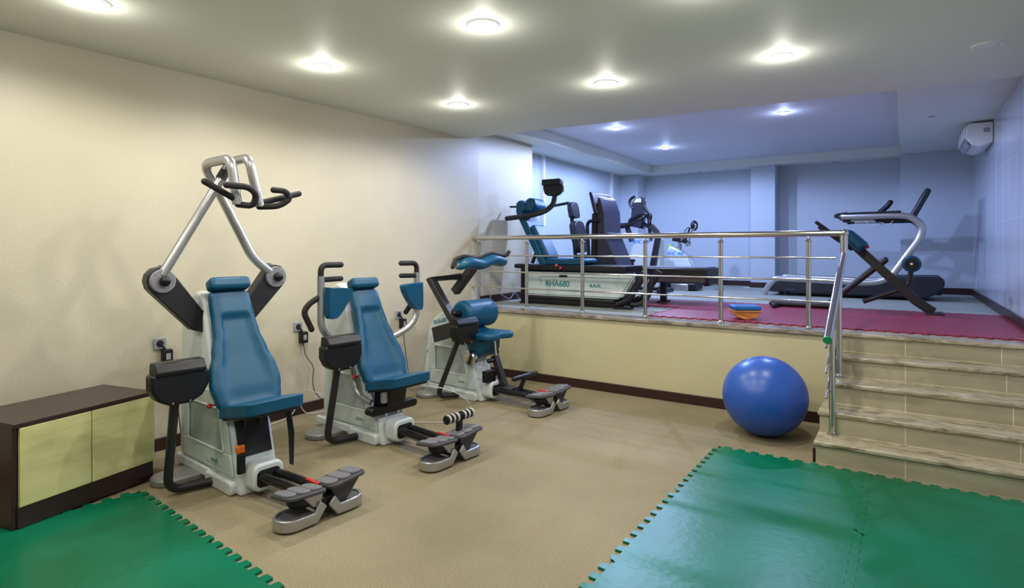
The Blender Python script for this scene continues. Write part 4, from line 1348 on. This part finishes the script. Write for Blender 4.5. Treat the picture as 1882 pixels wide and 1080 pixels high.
# ------------------------------------------------------------------ back extension bench
X_ = thing('back_extension_bench', 'black angled roman chair bench with teal pads on the red mat before the treadmill', 'exercise bench', uv(-0.5, 7.75, PZ + 0.014))
MB().tube([(-0.02, 0, 0.78), (0.60, 0, 0.13), (0.75, 0, 0.02)], 0.036, 8, sq=True, rz=0.048).build('main_beam', M['black_frame'], X_, 0.005)
MB().tube([(-0.26, 0, 0.05), (0.31, 0, 0.575)], 0.036, 14, round_cap=True).build('brace', M['black_frame'], X_)
MB().tube([(-0.86, -0.02, 0.035), (-0.20, -0.02, 0.035)], 0.035, 14, round_cap=True).build('front_foot', M['black_frame'], X_)
MB().tube([(-0.80, -0.25, 0.03), (-0.80, 0.25, 0.03)], 0.030, 12, round_cap=True).build('foot_bar', M['black_frame'], X_)
MB().box((0.76, 0, 0.008), (0.16, 0.30, 0.016)).build('rear_foot', M['black_frame'], X_, 0.004)
MB().tube([(0.10, 0, 0.10), (0.42, 0, 0.24), (0.53, 0, 0.30), (0.555, 0, 0.50)], 0.026, 12, 0.08).build('roller_arm', M['black_frame'], X_)
RX = Matrix.Rotation(radians(44), 3, 'Y')
for s in (-1, 1):
    MB().box((0.02, s * 0.13, 0.795), (0.27, 0.19, 0.13), RX).build('hip_pad', M['teal'], X_, 0.045, 4)
    MB().tube([(-0.36, s * 0.14 + 0.02, 0.985 - 0.025 * s), (-0.03, s * 0.14 + 0.02, 0.72 - 0.02 * s)], 0.020, 12, round_cap=True).build('handle', M['black_matte'], X_)
    c = MB().cyl((0.555, s * 0.06, 0.54), (0.555, s * 0.24, 0.54), 0.088, 0.088, 32).build('ankle_roller', M['teal'], X_, 0.02, 3)
    MB().cyl((0.555, s * 0.241, 0.54), (0.555, s * 0.252, 0.54), 0.062, 0.06).build('roller_cap', M['black'], c)
    MB().ball((0.555, s * 0.254, 0.54), 0.014, 10).build('roller_bolt', M['white'], c)
MB().tube([(0.555, -0.07, 0.54), (0.555, 0.07, 0.54)], 0.018, 10).build('roller_axle', M['black_frame'], X_)
MB().box((0.0, 0, 0.735), (0.30, 0.20, 0.03), RX).build('pad_plate', M['black'], X_, 0.005)
MB().tube([(0.08, -0.04, 0.67), (0.14, -0.10, 0.72)], 0.008, 8).ball((0.145, -0.105, 0.725), 0.022, 14).build('lock_knob', M['red'], X_)

# ------------------------------------------------------------------ wall air conditioner
ac = thing('air_conditioner', 'white wall-mounted air conditioner high on the tiled right wall', 'air conditioner', uv(R_U - 0.003, 8.96, 2.74))
pr = [(0, 0.04), (0, 0.285), (-0.22, 0.285), (-0.255, 0.25), (-0.265, 0.12), (-0.20, 0.03), (-0.12, 0.0)]
MB().prism(pr, 'xz', 0.0, 0.86).build('body', M['white'], ac, 0.010, 3)
MB().prism([(-0.258, 0.255), (-0.272, 0.25), (-0.282, 0.10), (-0.268, 0.10)], 'xz', 0.01, 0.85).build('front_cover', M['white'], ac, 0.004)
MB().prism([(-0.265, 0.085), (-0.215, 0.02), (-0.222, 0.014), (-0.275, 0.075)], 'xz', 0.05, 0.81).build('louvre', M['steel_plate'], ac, 0.003)
MB().box((-0.06, -0.001, 0.19), (0.06, 0.002, 0.05)).build('rating_label', M['steel_plate'], ac)

# ------------------------------------------------------------------ wall sockets, adapters and cables on the left wall
WA = math.atan2(0.0369, 1.0)


def wall_pt(v, off, z):
    return uv(wall_u(v) + off, v, z)


SK = [(2.139, 'grey wall socket behind the console of the overhead-arm machine', 'dark power adapter plugged in beside the cabinet'),
      (3.303, 'grey wall socket between the overhead-arm and butterfly machines', 'black power adapter hanging below the socket left of the butterfly machine'),
      (4.526, 'grey wall socket behind the right arm pad of the butterfly machine', 'black power adapter right of the butterfly machine, by the right arm pad')]
for v, lab, lab2 in SK:
    t = thing('wall_socket', lab, 'socket', wall_pt(v, 0.0, 0.797), TH - WA, 'wall sockets on the left wall')
    MB().span((0, -0.042, -0.042), (0.012, 0.042, 0.042)).build('plate', M['steel_plate'], t, 0.003)
    MB().cyl((0.012, 0, 0), (0.0135, 0, 0), 0.026).build('outlet', M['black_matte'], t)
    t = thing('power_adapter', lab2, 'power adapter', wall_pt(v + 0.04, 0.0, 0.70), TH - WA, 'power adapters on the left wall')
    MB().span((0.002, -0.034, -0.052), (0.055, 0.034, 0.052)).build('body', M['black'], t, 0.006)
    MB().span((0.055, -0.016, -0.022), (0.0565, 0.016, 0.025)).build('label', M['steel_plate'], t)
    MB().tube([(0.03, -0.01, 0.05), (0.035, -0.03, 0.075), (0.025, -0.04, 0.097)], 0.008, 8).build('plug', M['black_matte'], t)


def cable(name, pts, m, label, r=0.004):
    o = MB().tube([uv(*p) for p in pts], r, 8, 0.12).build(name, m)
    return tag(o, label, 'cable')


cable('power_cable', [(wall_u(3.34) + 0.03, 3.34, 0.65), (wall_u(3.4) + 0.03, 3.36, 0.52), (wall_u(3.4) + 0.04, 3.45, 0.42), (wall_u(3.4) + 0.05, 3.42, 0.30), (wall_u(3.4) + 0.06, 3.43, 0.2),
                      (wall_u(3.4) + 0.08, 3.50, 0.1), (wall_u(3.4) + 0.12, 3.62, 0.01), (wall_u(3.4) + 0.18, 3.74, 0.006)], M['cable_dark'], 'dark thin cable hanging from the adapter left of the butterfly machine')
cable('power_cable', [(wall_u(2.19) + 0.03, 2.19, 0.65), (wall_u(2.2) + 0.04, 2.21, 0.50), (wall_u(2.2) + 0.05, 2.24, 0.36), (wall_u(2.2) + 0.06, 2.26, 0.15), (wall_u(2.2) + 0.06, 2.27, 0.02)], M['cable_dark'], 'dark thin cable hanging beside the cabinet')
cable('power_cable', [(wall_u(4.57) + 0.03, 4.57, 0.65), (wall_u(4.57) + 0.04, 4.58, 0.45), (wall_u(4.57) + 0.04, 4.62, 0.25), (wall_u(4.6) + 0.06, 4.64, 0.02)], M['cable_dark'], 'dark thin cable hanging behind the butterfly machine seat')
W = wall_u(3.2)
cable('white_cable', [(W + 0.06, 2.6, 0.006), (W + 0.10, 3.0, 0.006), (W + 0.09, 3.2, 0.04), (W + 0.07, 3.26, 0.16), (W + 0.10, 3.30, 0.02), (W + 0.16, 3.5, 0.006), (W + 0.10, 3.66, 0.10), (W + 0.14, 3.85, 0.008)], M['cable_white'], 'white cable on the floor along the wall left of the butterfly machine', 0.0035)
cable('white_cable', [(W + 0.05, 3.36, 0.22), (W + 0.10, 3.50, 0.16), (W + 0.16, 3.66, 0.11), (W + 0.28, 3.78, 0.08)], M['cable_white'], 'white cable running from the wall to the butterfly machine base', 0.0035)
cable('white_cable', [(-3.18, 3.52, 0.44), (-3.30, 3.62, 0.37), (-3.12, 3.75, 0.33), (-3.08, 3.92, 0.20), (-3.10, 3.98, 0.06), (-3.22, 3.90, 0.006), (-3.45, 3.75, 0.006), (-3.66, 3.62, 0.006)], M['cable_white'], 'white cable looping from the butterfly machine seat down to the carpet', 0.004)
wl = WP
cable('white_cable', [(wl + 0.16, 6.02, PZ + 0.006), (wl + 0.05, 6.25, PZ + 0.02), (wl + 0.03, 6.32, PZ + 0.19), (wl + 0.04, 6.42, PZ + 0.16), (wl + 0.05, 6.5, PZ + 0.10), (wl + 0.07, 6.7, PZ + 0.006), (wl + 0.04, 6.85, PZ + 0.12), (wl + 0.06, 6.95, PZ + 0.01)], M['cable_white'], 'white cable at the left wall on the platform behind the railing', 0.0035)
cable('white_cable', [(-2.62, 10.6, PZ + 0.006), (-2.4, 10.9, PZ + 0.006), (-2.3, 11.2, PZ + 0.006), (-2.55, 11.3, PZ + 0.006), (-2.0, 11.3, PZ + 0.006), (-1.7, 11.1, PZ + 0.006)], M['cable_white'], 'white cable on the platform floor below the back wall pillar', 0.004)
